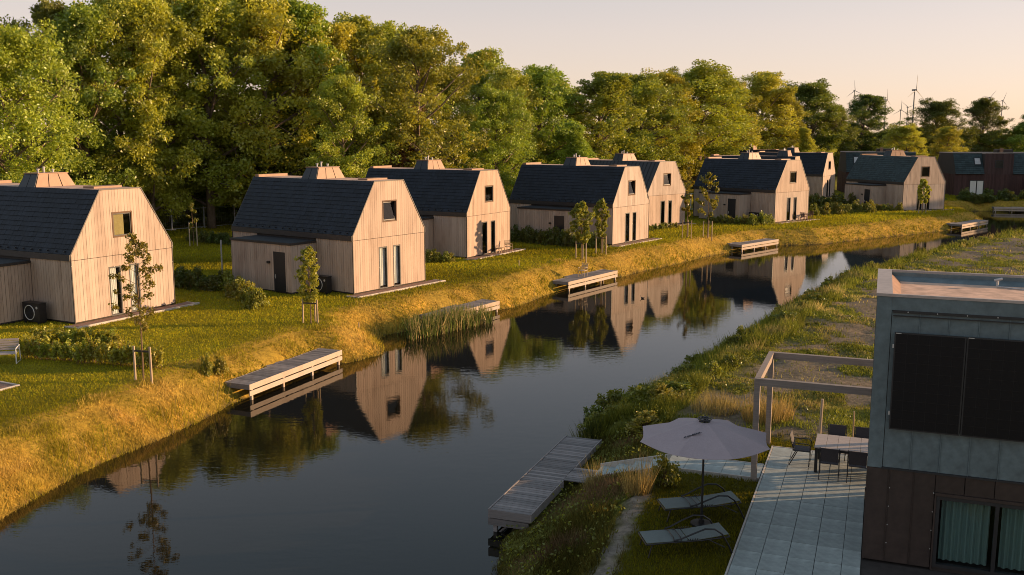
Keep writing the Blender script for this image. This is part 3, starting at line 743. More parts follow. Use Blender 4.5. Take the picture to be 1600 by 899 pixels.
JL = ['timber jetty below the cottage with the white curtains, nearest on the left bank', 'timber jetty with a chair on it, on the left bank by the leafy saplings',
      'timber jetty in front of the sunlit cottage with two sparse saplings', 'far timber jetty at the point of the bank beyond the bend',
      'timber jetty half hidden behind the bed of green reeds']
for j, l in zip(JETTIES, JL): jetty(j, l)
jetty(dict(c=(63.2, 126.4), e=(71.3, 133.4), w=1.4, g=(.4, .6), gl=2.2) if False else dict(c=(66.6, 133.0), e=(73.0, 131.4), w=1.4, g=(.4, .6), gl=2.6), 'shaded jetty in front of the long dark row of houses')

# the near jetty on the right bank (built in the frame of the terrace)
def jetty_near():
    x, y = tw(-6.83, -5.80)
    t = thing('jetty', 'grey L-shaped jetty at the foot of the concrete steps', 'jetty', (x, y, DZ), TH, 'timber jetties on the canal')
    ln, w = 6.85, 1.16; n = 47; p = ln / n; rr = random.Random(5)
    me = boxmesh('plank', (.012, .011, -.028, w, p - .011, 0), M['deck'])
    for k in range(n): link('plank', me, t, (rr.uniform(-.006, .006), k * p, rr.uniform(-.003, .003)))
    mg = boxmesh('plank', (w + .012, .011, -.030, w + .93, .131, -.002), M['deck'])
    for k in range(8): link('plank', mg, t, (0, 2.85 + k * .1425, rr.uniform(-.003, .003)))
    mb = MB(); mb.box(-.035, -.03, -.22, -.003, ln + .03, .018); mb.box(w + .018, -.03, -.22, w + .05, 2.80, .014); mb.box(w + .018, 4.03, -.22, w + .05, ln + .03, .014)
    link('edge_board', mb.mesh('edge_board', M['deck']), t)
    mb = MB(); mb.box(-.03, -.031, -.23, w + .017, -.002, .006); link('end_board', mb.mesh('end_board', M['deck']), t)
    mb = MB(); mb.box(-.035, .06, -.45, -.005, ln, -.26); mb.box(-.06, .02, -.46, w - .05, .07, -.27)
    for xx in (.12, w * .5, w - .12): mb.box(xx - .03, .08, -.19, xx + .03, ln - .02, -.032)
    link('lower_beam', mb.mesh('lower_beam', M['deck']), t)
    pm = boxmesh('post', (-.05, -.05, -2.0, .05, .05, -.2), M['deck'])
    for yy in (.14, 2.3, 4.5, ln - .2):
        for xx in (.12, w - .2): link('post', pm, t, (xx, yy, 0))
    mb = MB(); mb.tube([(.15, .12, -.75), (.75, .3, -.25)], .03, 6); link('brace', mb.mesh('brace', M['deck']), t)
jetty_near()
# ------------------------------------------------------------------ terrace, path, steps, pergola
ter = thing('terrace', 'concrete tiled terrace beside the near dark building', 'terrace', (*tw(0, 0), 0), TH)
ter['kind'] = 'structure'
rr = random.Random(3)
TW_, TLN = .565, .86
tile = boxmesh('tile', (.006, -TLN + .006, -.06, TW_ - .006, -.006, 0), M['concrete'])
def tile_at(parent, me, x, y): link('tile', me, parent, (x, y, .02 + rr.uniform(-.003, .003)), (rr.uniform(-.003, .003), rr.uniform(-.003, .003), 0))
slim = boxmesh('tile', (.004, -TLN + .004, -.06, 2.64 - 4 * TW_, -.004, 0), M['concrete'])
for i in range(9):
    for k in range(14):
        u, n = i * TW_, -k * TLN
        if u > 2.2 and n - TLN < -3.0:
            if i == 4: tile_at(ter, slim, u, n)
            continue
        tile_at(ter, tile, u, n)
mb = MB(); mb.box(-.05, -12.1, -.2, -.006, .05, .028); mb.box(-.006, .006, -.2, 5.1, .05, .027)
link('edging', mb.mesh('edging', M['kerb']), ter)
link('bedding', boxmesh('bedding', (-.004, -12.05, -.2, 5.08, .004, -.045), M['backing']), ter)
path = thing('path', 'short tiled path leading from the terrace to the steps', 'path', (*tw(-2.68, -1.74), 0), TH); path['kind'] = 'structure'
pt = boxmesh('tile', (.004, -.57 + .004, -.06, .52 - .004, -.004, 0), M['concrete'])
for i in range(5):
    for k in range(2): tile_at(path, pt, i * .522, -k * .575)
mb = MB(); mb.box(0, .003, -.25, 2.6, .04, .03); mb.box(0, -1.19, -.25, 2.6, -1.153, .03); link('edging', mb.mesh('edging', M['kerb']), path)
st = thing('steps', 'pale concrete steps going down to the L-shaped jetty', 'steps', (*tw(-4.80, -2.95), DZ), TH); st['kind'] = 'structure'
rise = -DZ / 5
for k in range(4):
    mb = MB(); mb.box(k * .53, 0, -.12, k * .53 + .528, 1.12, rise * (k + 1) - .0 + .015); link('step', mb.mesh('step', M['stepmat']), st)
for yy in (-.055, 1.123):
    mb = MB(); mb.hexa([(-.05, yy, -.2), (2.12, yy, -.2), (2.12, yy + .05, -.2), (-.05, yy + .05, -.2)], [(-.05, yy, .22), (2.12, yy, .80), (2.12, yy + .05, .80), (-.05, yy + .05, .22)])
    link('side_slab', mb.mesh('side_slab', M['kerb']), st)

pg = thing('pergola', 'open timber pergola frame over the end of the terrace', 'pergola', (*tw(0, 0), 0), TH)
PS = .15
for u, n in ((-.20, -3.05), (-.20, .30), (5.2, .30), (5.2, -3.05)):
    link('post', cached('pgp', lambda: boxmesh('post', (-PS / 2, -PS / 2, -.1, PS / 2, PS / 2, 2.66), M['pergola'])), pg, (u, n, 0))
for n, z in ((-3.05, 0), (.30, .0)):
    link('beam', cached('pgb', lambda: boxmesh('beam', (-.28, -.075, 2.662, 5.3, .075, 2.85), M['pergola'])), pg, (0, n, z))
link('beam', boxmesh('beam', (-.278, -2.972, 2.664, -.125, .222, 2.853), M['pergola']), pg)
link('beam', boxmesh('beam', (5.12, -2.972, 2.664, 5.28, .222, 2.853), M['pergola']), pg)

rs_ = random.Random(12); n_ = -3.0
while n_ < .2:                                # unseen upright slats, added here to stripe the low sun on the terrace
    w_ = rs_.choice((.05, .08, .14, .2)); link('slat', boxmesh('slat', (5.17, n_, .05, 5.20, n_ + w_, 2.65), M['pergola']), pg); n_ += w_ + rs_.uniform(.06, .30)

# ------------------------------------------------------------------ the near dark building
Cc = np.array([9.17, 23.83]); Nc = Cc - 3.97 * N2
BH = 5.97; BL = 9.0; BD = 3.97
bd = thing('dark_house', 'flat-roofed house with grey panels above brown ones and black solar panels', 'house', (float(Nc[0]), float(Nc[1]), 0), TH)
def core():
    mb = MB(); o = .06; w0, w1, wz = 1.40, 4.30, 1.68
    mb.box(o, o, 0, w0, .3, BH - .3); mb.box(w1, o, 0, BL, .3, BH - .3); mb.box(w0, o, wz, w1, .3, BH - .3); mb.box(w0, o, -.05, w1, .3, .06)
    mb.box(o, .3, 0, .3, BD - .3, BH - .3); mb.box(o, BD - .3, 0, BL, BD - .005, BH - .3); mb.box(BL - .3, .3, 0, BL, BD - .3, BH - .3)
    mb.box(.3, .3, 0, BL - .3, BD - .3, .04); mb.box(.3, .3, 2.5, BL - .3, BD - .3, 2.7)
    return mb.mesh('wall', M['backing'])
link('wall', core(), bd)
# grey panels above: frame strips and standing seam bays
ZS = 2.14
mb = MB(); mb.box(.0, .0, ZS, .30, .058, BH - .06); link('corner_strip', mb.mesh('corner_strip', M['facade']), bd)
mb = MB(); mb.box(.302, -.004, 5.62, BL, .056, BH - .06); link('fascia', mb.mesh('fascia', M['facade']), bd)
mb = MB(); mb.box(.33, -.03, 5.57, BL, -.004, 5.625); mb.box(.33, -.03, 5.50, BL, -.006, 5.52); link('drip_rail', mb.mesh('drip_rail', M['anth']), bd)
sc = MB()
for k in range(16): sc.tube([(.62 + k * .565, -.034, 5.60), (.62 + k * .565, -.046, 5.60)], .014, 6)
link('rail_screws', sc.mesh('rail_screws', M['steel']), bd)
edges = [.302, .86] + [.86 + .565 * k for k in range(1, 15)]
for k, (e0, e1) in enumerate(zip(edges[:-1], edges[1:])):
    w = e1 - e0
    link('facade_panel', cached('fp%.3f' % w, lambda: boxmesh('facade_panel', (.010, .012, ZS + .03, w - .010, .054, 5.60), M['facade'])), bd, (e0, 0, 0))
    link('panel_seam', cached('fs', lambda: boxmesh('panel_seam', (-.008, -.012, ZS + .03, .008, .012, 5.565), M['facade'])), bd, (e1, 0, 0))
mb = MB(); mb.box(.29, -.03, ZS - .012, BL, .05, ZS + .027); link('drip_edge', mb.mesh('drip_edge', M['anth']), bd)
# brown panels below, cut round the window
mb = MB(); mb.box(0, .002, 0, .02, .06, ZS - .014); link('corner_strip', mb.mesh('corner_strip', M['facade_brown']), bd)
le = [.02, .45, .95, 1.38]
for e0, e1 in zip(le[:-1], le[1:]):
    w = e1 - e0; link('facade_panel', boxmesh('facade_panel', (.009, .010, .02, w - .009, .056, ZS - .014), M['facade_brown']), bd, (e0, 0, 0))
le = [1.38, 1.95, 2.52, 3.09, 3.66, 4.32]
for e0, e1 in zip(le[:-1], le[1:]):
    w = e1 - e0; link('facade_panel', boxmesh('facade_panel', (.009, .012, 1.735, w - .009, .056, ZS - .014), M['facade_brown']), bd, (e0, 0, 0))
for k in range(8):
    link('facade_panel', cached('fbr', lambda: boxmesh('facade_panel', (.009, .010, .02, .556, .056, ZS - .014), M['facade_brown'])), bd, (4.32 + k * .565, 0, 0))
sm = boxmesh('panel_seam', (-.007, -.010, .02, .007, .010, ZS - .016), M['facade_brown'])
for e in (.45, .95): link('panel_seam', sm, bd, (e, 0, 0))
sc = MB()
for e in (.45, 1.33):
    for k in range(4): sc.tube([(e + .03, .012, .45 + k * .42), (e + .03, -.004, .45 + k * .42)], .012, 6)
link('panel_screws', sc.mesh('panel_screws', M['steel']), bd)
# left side: brown cladding, joined boards
mb = MB(); boards(mb, 0.0, BD, .02, lambda a: BH - .07, [], .28, .012, lambda a, d, z: (.058 - d * .056, a, z), .1, 21)
link('side_boards', mb.mesh('side_boards', M['facade_brown']), bd, kind='stuff')
# roof
mb = MB(); mb.box(.30, .12, BH - .32, BL - .1, BD - .14, BH - .24)
link('flat_roof', mb.mesh('flat_roof', M['roofdeck']), bd)
pr = MB(); pr.box(-.02, -.02, BH - .06, .30, BD + .02, BH)
link('parapet', pr.mesh('parapet', M['parapet']), bd)
pr = MB(); pr.box(.302, -.02, BH - .06, BL, .06, BH - .004); link('parapet', pr.mesh('parapet', M['parapet']), bd)
pr = MB(); pr.box(.302, BD - .06, BH - .06, BL, BD + .02, BH - .003); link('parapet', pr.mesh('parapet', M['parapet']), bd)
mb = MB(); mb.box(.30, BD - .14, BH - .32, BL, BD - .062, BH - .062); mb.hexa([(.30, BD - .36, BH - .239), (BL, BD - .36, BH - .239), (BL, BD - .14, BH - .239), (.30, BD - .14, BH - .239)], [(.30, BD - .35, BH - .236), (BL, BD - .35, BH - .236), (BL, BD - .141, BH - .14), (.30, BD - .141, BH - .14)])
link('roof_upstand', mb.mesh('roof_upstand', M['facade']), bd)
mb = MB(); mb.hexa([(.301, .10, BH - .32), (.50, .10, BH - .238), (.50, BD - .37, BH - .238), (.301, BD - .37, BH - .32)], [(.301, .10, BH - .075), (.36, .10, BH - .12), (.36, BD - .37, BH - .12), (.301, BD - .37, BH - .075)])
link('roof_flashing', mb.mesh('roof_flashing', M['copper']), bd)
mb = MB(); mb.tube([(2.62, 3.42, BH - .25), (2.62, 3.42, BH - .08)], .03, 8); mb.tube([(2.55, 3.42, BH - .08), (2.72, 3.42, BH - .03)], .03, 8); mb.tube([(2.62, 3.40, BH - .215), (3.0, 3.2, BH - .225), (3.6, 3.05, BH - .225)], .014, 6)
link('vent_pipe', mb.mesh('vent_pipe', M['steel']), bd)
# solar panels on the wall
link('panel_rail', boxmesh('panel_rail', (.42, -.07, 3.10, 4.5, -.02, 5.13), M['anth']), bd)
for k in range(3):
    u0 = .385 + k * 1.392; u1 = u0 + 1.375; z0, z1 = 3.06, 5.17
    sp = link('solar_panel', boxmesh('solar_panel', (u0, -.115, z0, u1, -.078, z1), M['anth']), bd)
    nc, nr = 6, 10; cw, chh = (u1 - u0 - .05) / nc, (z1 - z0 - .05) / nr
    cell = cached('cell%.3f' % cw, lambda: boxmesh('solar_cell', (.002, -.1185, .002, cw - .002, -.1151, chh - .002), M['solar']))
    for a in range(nc):
        for c in range(nr): link('solar_cell', cell, sp, (u0 + .025 + a * cw, 0, z0 + .025 + c * chh))
    link('maker_plate', boxmesh('maker_plate', (u0 + .02, -.1205, z1 - .024, u0 + .13, -.119, z1 - .008), M['steel']), sp)
    mb = MB()
    for zz in (z0 + .35, z1 - .3):
        if k == 0: mb.box(u0 - .03, -.11, zz - .04, u0 - .002, -.08, zz + .04)
        mb.box(u0 + .1, -.0775, zz - .02, u1 - .1, -.0705, zz + .02)
    link('bracket', mb.mesh('bracket', M['steel']), sp)
# window
wo_ = (1.42, 4.28, .06, 1.66)
wn = link('window', frame_mesh(wo_, .075, -.02, .10, M['anth'], mull=2.60, name='window'), bd)
mb = MB(); mb.box(1.385, -.03, 1.665, 4.315, .05, 1.73); mb.box(1.385, -.03, .0, 1.418, .05, 1.664); mb.box(4.282, -.03, .0, 4.315, .05, 1.664); link('casing', mb.mesh('casing', M['facade_brown']), wn)
for a0, a1 in ((1.42, 2.6375), (2.5625, 4.28)):
    link('pane', pane_mesh((a0, a1, .06, 1.66), .075, .03), wn)
link('curtain', curtain_mesh(1.55, 2.50, .16, 1.60, .22, M['curtain_teal'], 7, .035), wn)
link('curtain', curtain_mesh(2.72, 3.75, .16, 1.60, .22, M['curtain_teal'], 7, .035), wn)

# ------------------------------------------------------------------ garden furniture on the right bank
def lounger(loc, rz, label):
    t = thing('sun_lounger', label, 'sun lounger', loc, rz, 'sun loungers on the lawn')
    w = .34
    def fr():
        mb = MB()
        for s in (-1, 1):
            mb.tube([(0, s * w, .30), (.5, s * w, .325), (1.25, s * w, .33), (1.92, s * w, .38)], .017, 8)
        for x, z in ((0, .30), (1.92, .38), (.68, .30), (1.28, .31)): mb.tube([(x, -w, z), (x, w, z)], .014, 6)
        return mb.mesh('frame', M['black'])
    link('frame', cached('lfr', fr), t)
    def slg():
        mb = MB(); xs = np.linspace(.02, .98, 13); xb = np.linspace(1.0, 1.90, 11)
        def zz(x): return .322 + .012 * math.sin(x * 3) + max(0, x - 1.0) * .13
        def strip(x_):
            for a, b_ in zip(x_[:-1], x_[1:]):
                mb.hexa([(a, -w + .02, zz(a)), (b_, -w + .02, zz(b_)), (b_, w - .02, zz(b_)), (a, w - .02, zz(a))], [(a, -w + .02, zz(a) + .012), (b_, -w + .02, zz(b_) + .012), (b_, w - .02, zz(b_) + .012), (a, w - .02, zz(a) + .012)])
        strip(xs); strip(xb); return mb.mesh('sling', M['sling'], False)
    link('sling', cached('lsl', slg), t)
    def arm(s):
        mb = MB()
        mb.tube([(.62, s * w, .36), (.78, s * (w + .02), .40), (1.05, s * (w + .05), .52), (1.32, s * (w + .06), .62), (1.55, s * (w + .06), .60), (1.72, s * (w + .06), .48), (1.86, s * (w + .06), .24), (1.98, s * (w + .06), .0)], .02, 8)
        return mb.mesh('arm_leg', M['black'])
    for s in (-1, 1): link('arm_leg', cached('lar%d' % s, lambda: arm(s)), t)
    def leg(s):
        mb = MB(); mb.tube([(.14, s * w, .31), (.05, s * (w + .01), .0)], .017, 8); return mb.mesh('leg', M['black'])
    for s in (-1, 1): link('leg', cached('lle%d' % s, lambda: leg(s)), t)
    def rl(s):
        mb = MB(); mb.tube([(1.45, s * w, .33), (1.80, s * (w + .055), .16)], .014, 8); return mb.mesh('strut', M['black'])
    for s in (-1, 1): link('strut', cached('lst%d' % s, lambda: rl(s)), t)
    def hd():
        mb = MB()
        for x in (.64, .80): mb.tube([(x, -w, .345), (x + .02, -w * .6, .385), (x + .02, w * .6, .385), (x, w, .345)], .013, 6)
        for s in (-1, 1):
            for k in range(5): mb.tube([(.95 + k * .055, s * (w - .005), .345), (.965 + k * .055, s * (w - .005), .385)], .012, 5)
        return mb.mesh('back_support', M['black'])
    link('back_support', cached('lhd', hd), t)
lounger((2.93, 20.50, 0.0), R(8), 'grey sling sun lounger nearest the camera')
lounger((3.66, 22.50, 0.0), R(8), 'grey sling sun lounger nearer the path, behind the parasol pole')

pa = thing('parasol', 'large mauve grey parasol open above the loungers', 'parasol', (4.56, 22.0, 0))
mb = MB(); mb.tube([(0, 0, 0), (0, 0, 2.62)], .026, 10); mb.tube([(0, 0, 0), (0, 0, .5)], .034, 10); link('pole', mb.mesh('pole', M['black']), pa)
mb = MB(); mb.tube([(0, 0, 0), (0, 0, .05)], .26, 20); mb.tube([(0, 0, .05), (0, 0, .14)], .07, 12); link('base', mb.mesh('base', M['black']), pa)
RC, ZC, ZR = 1.60, 2.60, 2.19
def rimp(k, f): a = R(22.5 * 0 + 12) + k * math.pi / 4; return Vector((math.cos(a) * RC * f, math.sin(a) * RC * f, ZC - (ZC - ZR) * (f ** 1.25)))
mb = MB(); nf = 8; ns = 6
for k in range(8):
    for i in range(nf):
        f0, f1 = .09 + (1 - .09) * i / nf, .09 + (1 - .09) * (i + 1) / nf
        for j in range(ns):
            s0, s1 = j / ns, (j + 1) / ns
            def pp(f, s):
                p = rimp(k, f).lerp(rimp(k + 1, f), s); inward = 1 - .03 * f * math.sin(math.pi * s); sag = -.06 * f * math.sin(math.pi * s)
                return (p.x * inward, p.y * inward, p.z + sag)
            mb.add([pp(f0, s0), pp(f1, s0), pp(f1, s1), pp(f0, s1)], [(0, 1, 2, 3)])
cme = mb.mesh('canopy', M['parasol'])
cn = link('canopy', cme, pa)
sol = cn.modifiers.new('thickness', 'SOLIDIFY'); sol.thickness = .006
for k in range(8):
    mb = MB(); mb.tube([rimp(k, f) - Vector((0, 0, .02)) for f in (.03, .3, .6, 1.0)], .011, 6); link('rib', mb.mesh('rib', M['anth']), pa)
mb = MB()
for r_, z in ((.16, 2.645), (.10, 2.665)): mb.tube([(r_ * math.cos(a), r_ * math.sin(a), z) for a in np.linspace(0, 2 * math.pi, 21)], .014, 6, False)
for k in range(4): a = k * math.pi / 2 + .4; mb.tube([(.02 * math.cos(a), .02 * math.sin(a), 2.66), (.17 * math.cos(a), .17 * math.sin(a), 2.64)], .012, 6)
mb.tube([(0, 0, 2.58), (0, 0, 2.70)], .03, 10); link('crown_vent', mb.mesh('crown_vent', M['anth']), pa)
# a dark illegible line of script printed on the front left panel
def canopy_z(r_): return ZC - (ZC - ZR) * ((r_ / RC) ** 1.25)
sc = MB(); rs = random.Random(9)
x = -.62
while x < -.20:
    wd = rs.uniform(.018, .04); y0 = -.72 - (x + .62) * -.28; h = rs.uniform(.03, .075)
    q = [(x, y0), (x + wd, y0 + .005), (x + wd + .012, y0 + h), (x + .012, y0 + h)]
    sc.add([(a, b_, canopy_z(math.hypot(a, b_)) - .012 + .022) for a, b_ in q], [(0, 1, 2, 3)]); x += wd * .82
link('printed_script', sc.mesh('printed_script', M['ink']), pa)

# dining table and chairs on the terrace
tb = thing('dining_table', 'pale slatted dining table with dark legs on the terrace', 'table', (*tw(1.27, -1.93), .02), TH)
for k in range(8): link('slat', cached('tsl', lambda: boxmesh('slat', (.004, .0, .715, .296, 1.30, .742), M['tabletop'])), tb, (k * .30, 0, 0))
mb = MB(); mb.box(.02, .02, .64, 2.38, .06, .712); mb.box(.02, 1.24, .64, 2.38, 1.28, .712); mb.box(.02, .062, .64, .06, 1.238, .712); mb.box(2.34, .062, .64, 2.38, 1.238, .712); link('apron', mb.mesh('apron', M['black']), tb)
for lx in (.06, 2.34):
    for ly in (.06, 1.24): link('leg', cached('tlg', lambda: boxmesh('leg', (-.04, -.04, 0, .04, .04, .638), M['black'])), tb, (lx, ly, 0))
def chair(u, n, rz, label):
    t = thing('garden_chair', label, 'chair', (*tw(u, n), .02), TH + rz, 'chairs round the dining table')
    def seat():
        mb = MB(); mb.box(-.23, -.22, .43, .23, .22, .455); return mb.mesh('seat', M['plumchair'])
    def back():
        mb = MB(); mb.hexa([(-.23, -.235, .50), (.23, -.235, .50), (.23, -.215, .50), (-.23, -.215, .50)], [(-.23, -.345, .90), (.23, -.345, .90), (.23, -.325, .90), (-.23, -.325, .90)]); return mb.mesh('backrest', M['plumchair'])
    def frame(s):
        mb = MB(); mb.tube([(s * .25, -.35, .92), (s * .25, -.22, .43), (s * .25, -.12, .43), (s * .25, -.33, .0)], .014, 6); return mb.mesh('rear_leg', M['black'])
    def front(s):
        mb = MB(); mb.tube([(s * .25, -.28, .66), (s * .26, .16, .66), (s * .25, .22, .62), (s * .25, .20, .0)], .014, 6); mb.tube([(s * .25, -.2, .435), (s * .25, .21, .435)], .013, 6); return mb.mesh('front_leg', M['black'])
    link('seat', cached('cse', seat), t); link('backrest', cached('cba', back), t)
    for s in (-1, 1): link('rear_leg', cached('crl%d' % s, lambda: frame(s)), t); link('front_leg', cached('cfl%d' % s, lambda: front(s)), t)
chair(1.70, -2.12, 0, 'dark garden chair on the near side of the dining table, nearer the pergola post')
chair(2.42, -2.12, 0, 'dark garden chair on the near side of the dining table, next to the building wall')
chair(1.80, -.42, math.pi, 'dark garden chair on the far side of the dining table, left one of two')
chair(2.52, -.42, math.pi, 'dark garden chair on the far side of the dining table, beside the building edge')
chair(.92, -1.25, -math.pi / 2, 'dark garden chair at the left end of the dining table, its back lit')

# ------------------------------------------------------------------ small things on the left bank
def side_chair(loc, rz, label, matn='post'):
    t = thing('wooden_chair', label, 'chair', loc, rz)
    mb = MB(); mb.box(-.24, -.24, .42, .24, .24, .46); link('seat', mb.mesh('seat', M[matn]), t)
    mb = MB()
    for k in range(4): mb.hexa([(-.24, -.26 - k * .03, .52 + k * .10), (.24, -.26 - k * .03, .52 + k * .10), (.24, -.24 - k * .03, .52 + k * .10), (-.24, -.24 - k * .03, .52 + k * .10)], [(-.24, -.28 - k * .03, .59 + k * .10), (.24, -.28 - k * .03, .59 + k * .10), (.24, -.26 - k * .03, .59 + k * .10), (-.24, -.26 - k * .03, .59 + k * .10)])
    link('backrest', mb.mesh('backrest', M[matn]), t)
    for s in (-1, 1):
        mb = MB(); mb.tube([(s * .22, .22, .64), (s * .22, .26, 0)], .022, 6); link('leg', mb.mesh('leg', M[matn]), t)
        mb = MB(); mb.tube([(s * .22, -.38, .95), (s * .22, -.22, .42), (s * .22, -.32, 0)], .022, 6); link('leg', mb.mesh('leg', M[matn]), t)
        mb = MB(); mb.box(s * .24 - .035, -.30, .64, s * .24 + .035, .26, .665); link('armrest', mb.mesh('armrest', M[matn]), t)
c3 = to_world(2, 4.9, -.75); side_chair((c3[0], c3[1], .03), R(200), 'wooden chair by the glazed doors of the cottage with tree shadows')
c3 = to_world(2, 3.9, -.6)
ct = thing('low_table', 'low wooden table at the foot of the shadow-mottled gable', 'table', (c3[0], c3[1], .03), R(60))
mb = MB(); mb.box(-.3, -.3, .40, .3, .3, .44); link('tabletop', mb.mesh('tabletop', M['post']), ct)
for sx in (-1, 1):
    for sy in (-1, 1): link('leg', cached('ltl', lambda: boxmesh('leg', (-.025, -.025, 0, .025, .025, .398), M['post'])), ct, (sx * .25, sy * .25, 0))
side_chair((5.05, 67.9, DZ), R(150), 'wooden chair standing on the jetty by the leafy saplings')
for k, (aa, lb) in enumerate(((4.75, 'dark chair nearer the glazed door in front of the sunlit cottage gable'), (5.9, 'dark chair at the right corner of the sunlit cottage gable'))):
    c6 = to_world(5, aa, -.55); side_chair((c6[0], c6[1], .03), R(41 + (90 if k else -90)), lb, 'clad_dark')
c6 = to_world(5, 5.33, -.55); ct = thing('low_table', 'dark round-edged table between two chairs by the sunlit cottage', 'table', (c6[0], c6[1], .03), R(41))
mb = MB(); mb.tube([(0, 0, .66), (0, 0, .70)], .36, 16); link('tabletop', mb.mesh('tabletop', M['clad_dark']), ct)
mb = MB(); mb.tube([(0, 0, 0), (0, 0, .66)], .035, 8); mb.tube([(0, 0, 0), (0, 0, .03)], .22, 12); link('pedestal', mb.mesh('pedestal', M['clad_dark']), ct)

# white framed garden seat cut off by the left edge
ws = thing('garden_bench', 'white framed garden seat with slats at the left edge', 'bench', (-20.95, 38.6, gz(-20.95, 38.6)), R(15))
for s in (-1, 1):
    mb = MB(); mb.tube([(s * .6, -.35, 0), (s * .6, -.3, .62), (s * .6, .32, .66), (s * .6, .42, 0), (s * .6, -.35, .02)], .022, 8); link('side_frame', mb.mesh('side_frame', M['white']), ws)
for k in range(6): link('slat', cached('wsl', lambda: boxmesh('slat', (-.58, -.045, 0, .58, .045, .022), M['tabletop'])), ws, (0, -.28 + k * .1, .40))
for k in range(5): link('slat', cached('wsb', lambda: boxmesh('slat', (-.58, 0, -.04, .58, .022, .04), M['tabletop'])), ws, (0, .34 + k * .02, .50 + k * .095))
gb = thing('gravel_bed', 'corner of a gravel bed with pale edging at the left edge', 'gravel bed', (-18.95, 34.0, 0), R(62)); gb['kind'] = 'structure'
link('gravel', boxmesh('gravel', (-3, 0, -.1, 1.0, 4, .03), M['gravel']), gb)
mb = MB(); mb.box(-3, -.08, -.1, 1.08, -.003, .06); mb.box(1.003, -.003, -.1, 1.08, 4, .058); link('edging', mb.mesh('edging', M['kerb']), gb)
sb = thing('stone_slab', 'pale flat stone slab lying in the grass by the white-curtained cottage', 'slab', (-5.05, 52.6, gz(-5.05, 52.6) + .06), R(20))
mb = MB(); mb.hexa([(-.5, -.3, -.1), (.52, -.34, -.1), (.55, .3, -.1), (-.46, .33, -.1)], [(-.47, -.28, .06), (.48, -.31, .09), (.5, .27, .08), (-.44, .30, .05)]); link('stone', mb.mesh('stone', M['slab']), sb)
def marker(x, y, h, label, r_=.03, lean=(0, 0)):
    z = gz(x, y); mb = MB(); mb.tube([(0, 0, -.2), (lean[0], lean[1], h)], r_, 8)
    link('marker_post', mb.mesh('marker_post', M['post']), None, (x, y, z), None, label, 'post', 'short wooden marker posts')
marker(-7.95, 49.0, .38, 'short wooden marker post in the grass above the left bank near the reeds')
marker(0.5, 67.9, .42, 'short wooden marker post in the lawn by the shadow-mottled cottage')
marker(9.62, 29.0, 1.15, 'sunlit wooden stake behind the dining table', .045, (.03, .0))
marker(10.55, 28.7, .9, 'second slim wooden stake behind the dining table near the building', .025)

# duck on the water
dk = thing('duck', 'small dark duck swimming in the mirrored gable', 'duck', (8.6, 62.5, ZW), R(150)); dk.scale = (.55, .55, .55)
mb = MB(); seg = 12
def ring(cx, cz, ry, rz_): return [(cx, ry * math.cos(2 * math.pi * k / seg), cz + rz_ * math.sin(2 * math.pi * k / seg)) for k in range(seg)]
rings = [ring(-.26, .13, .01, .01), ring(-.20, .10, .05, .05), ring(-.08, .06, .11, .09), ring(.06, .06, .12, .10), ring(.15, .09, .085, .09), ring(.19, .17, .05, .055), ring(.20, .25, .038, .04), ring(.225, .30, .045, .05), ring(.27, .30, .038, .038), ring(.30, .29, .02, .012), ring(.35, .28, .018, .006)]
mb.add([p for r_ in rings for p in r_], [(i * seg + k, i * seg + (k + 1) % seg, (i + 1) * seg + (k + 1) % seg, (i + 1) * seg + k) for i in range(len(rings) - 1) for k in range(seg)])
link('body', mb.mesh('body', M['feather'], True), dk)

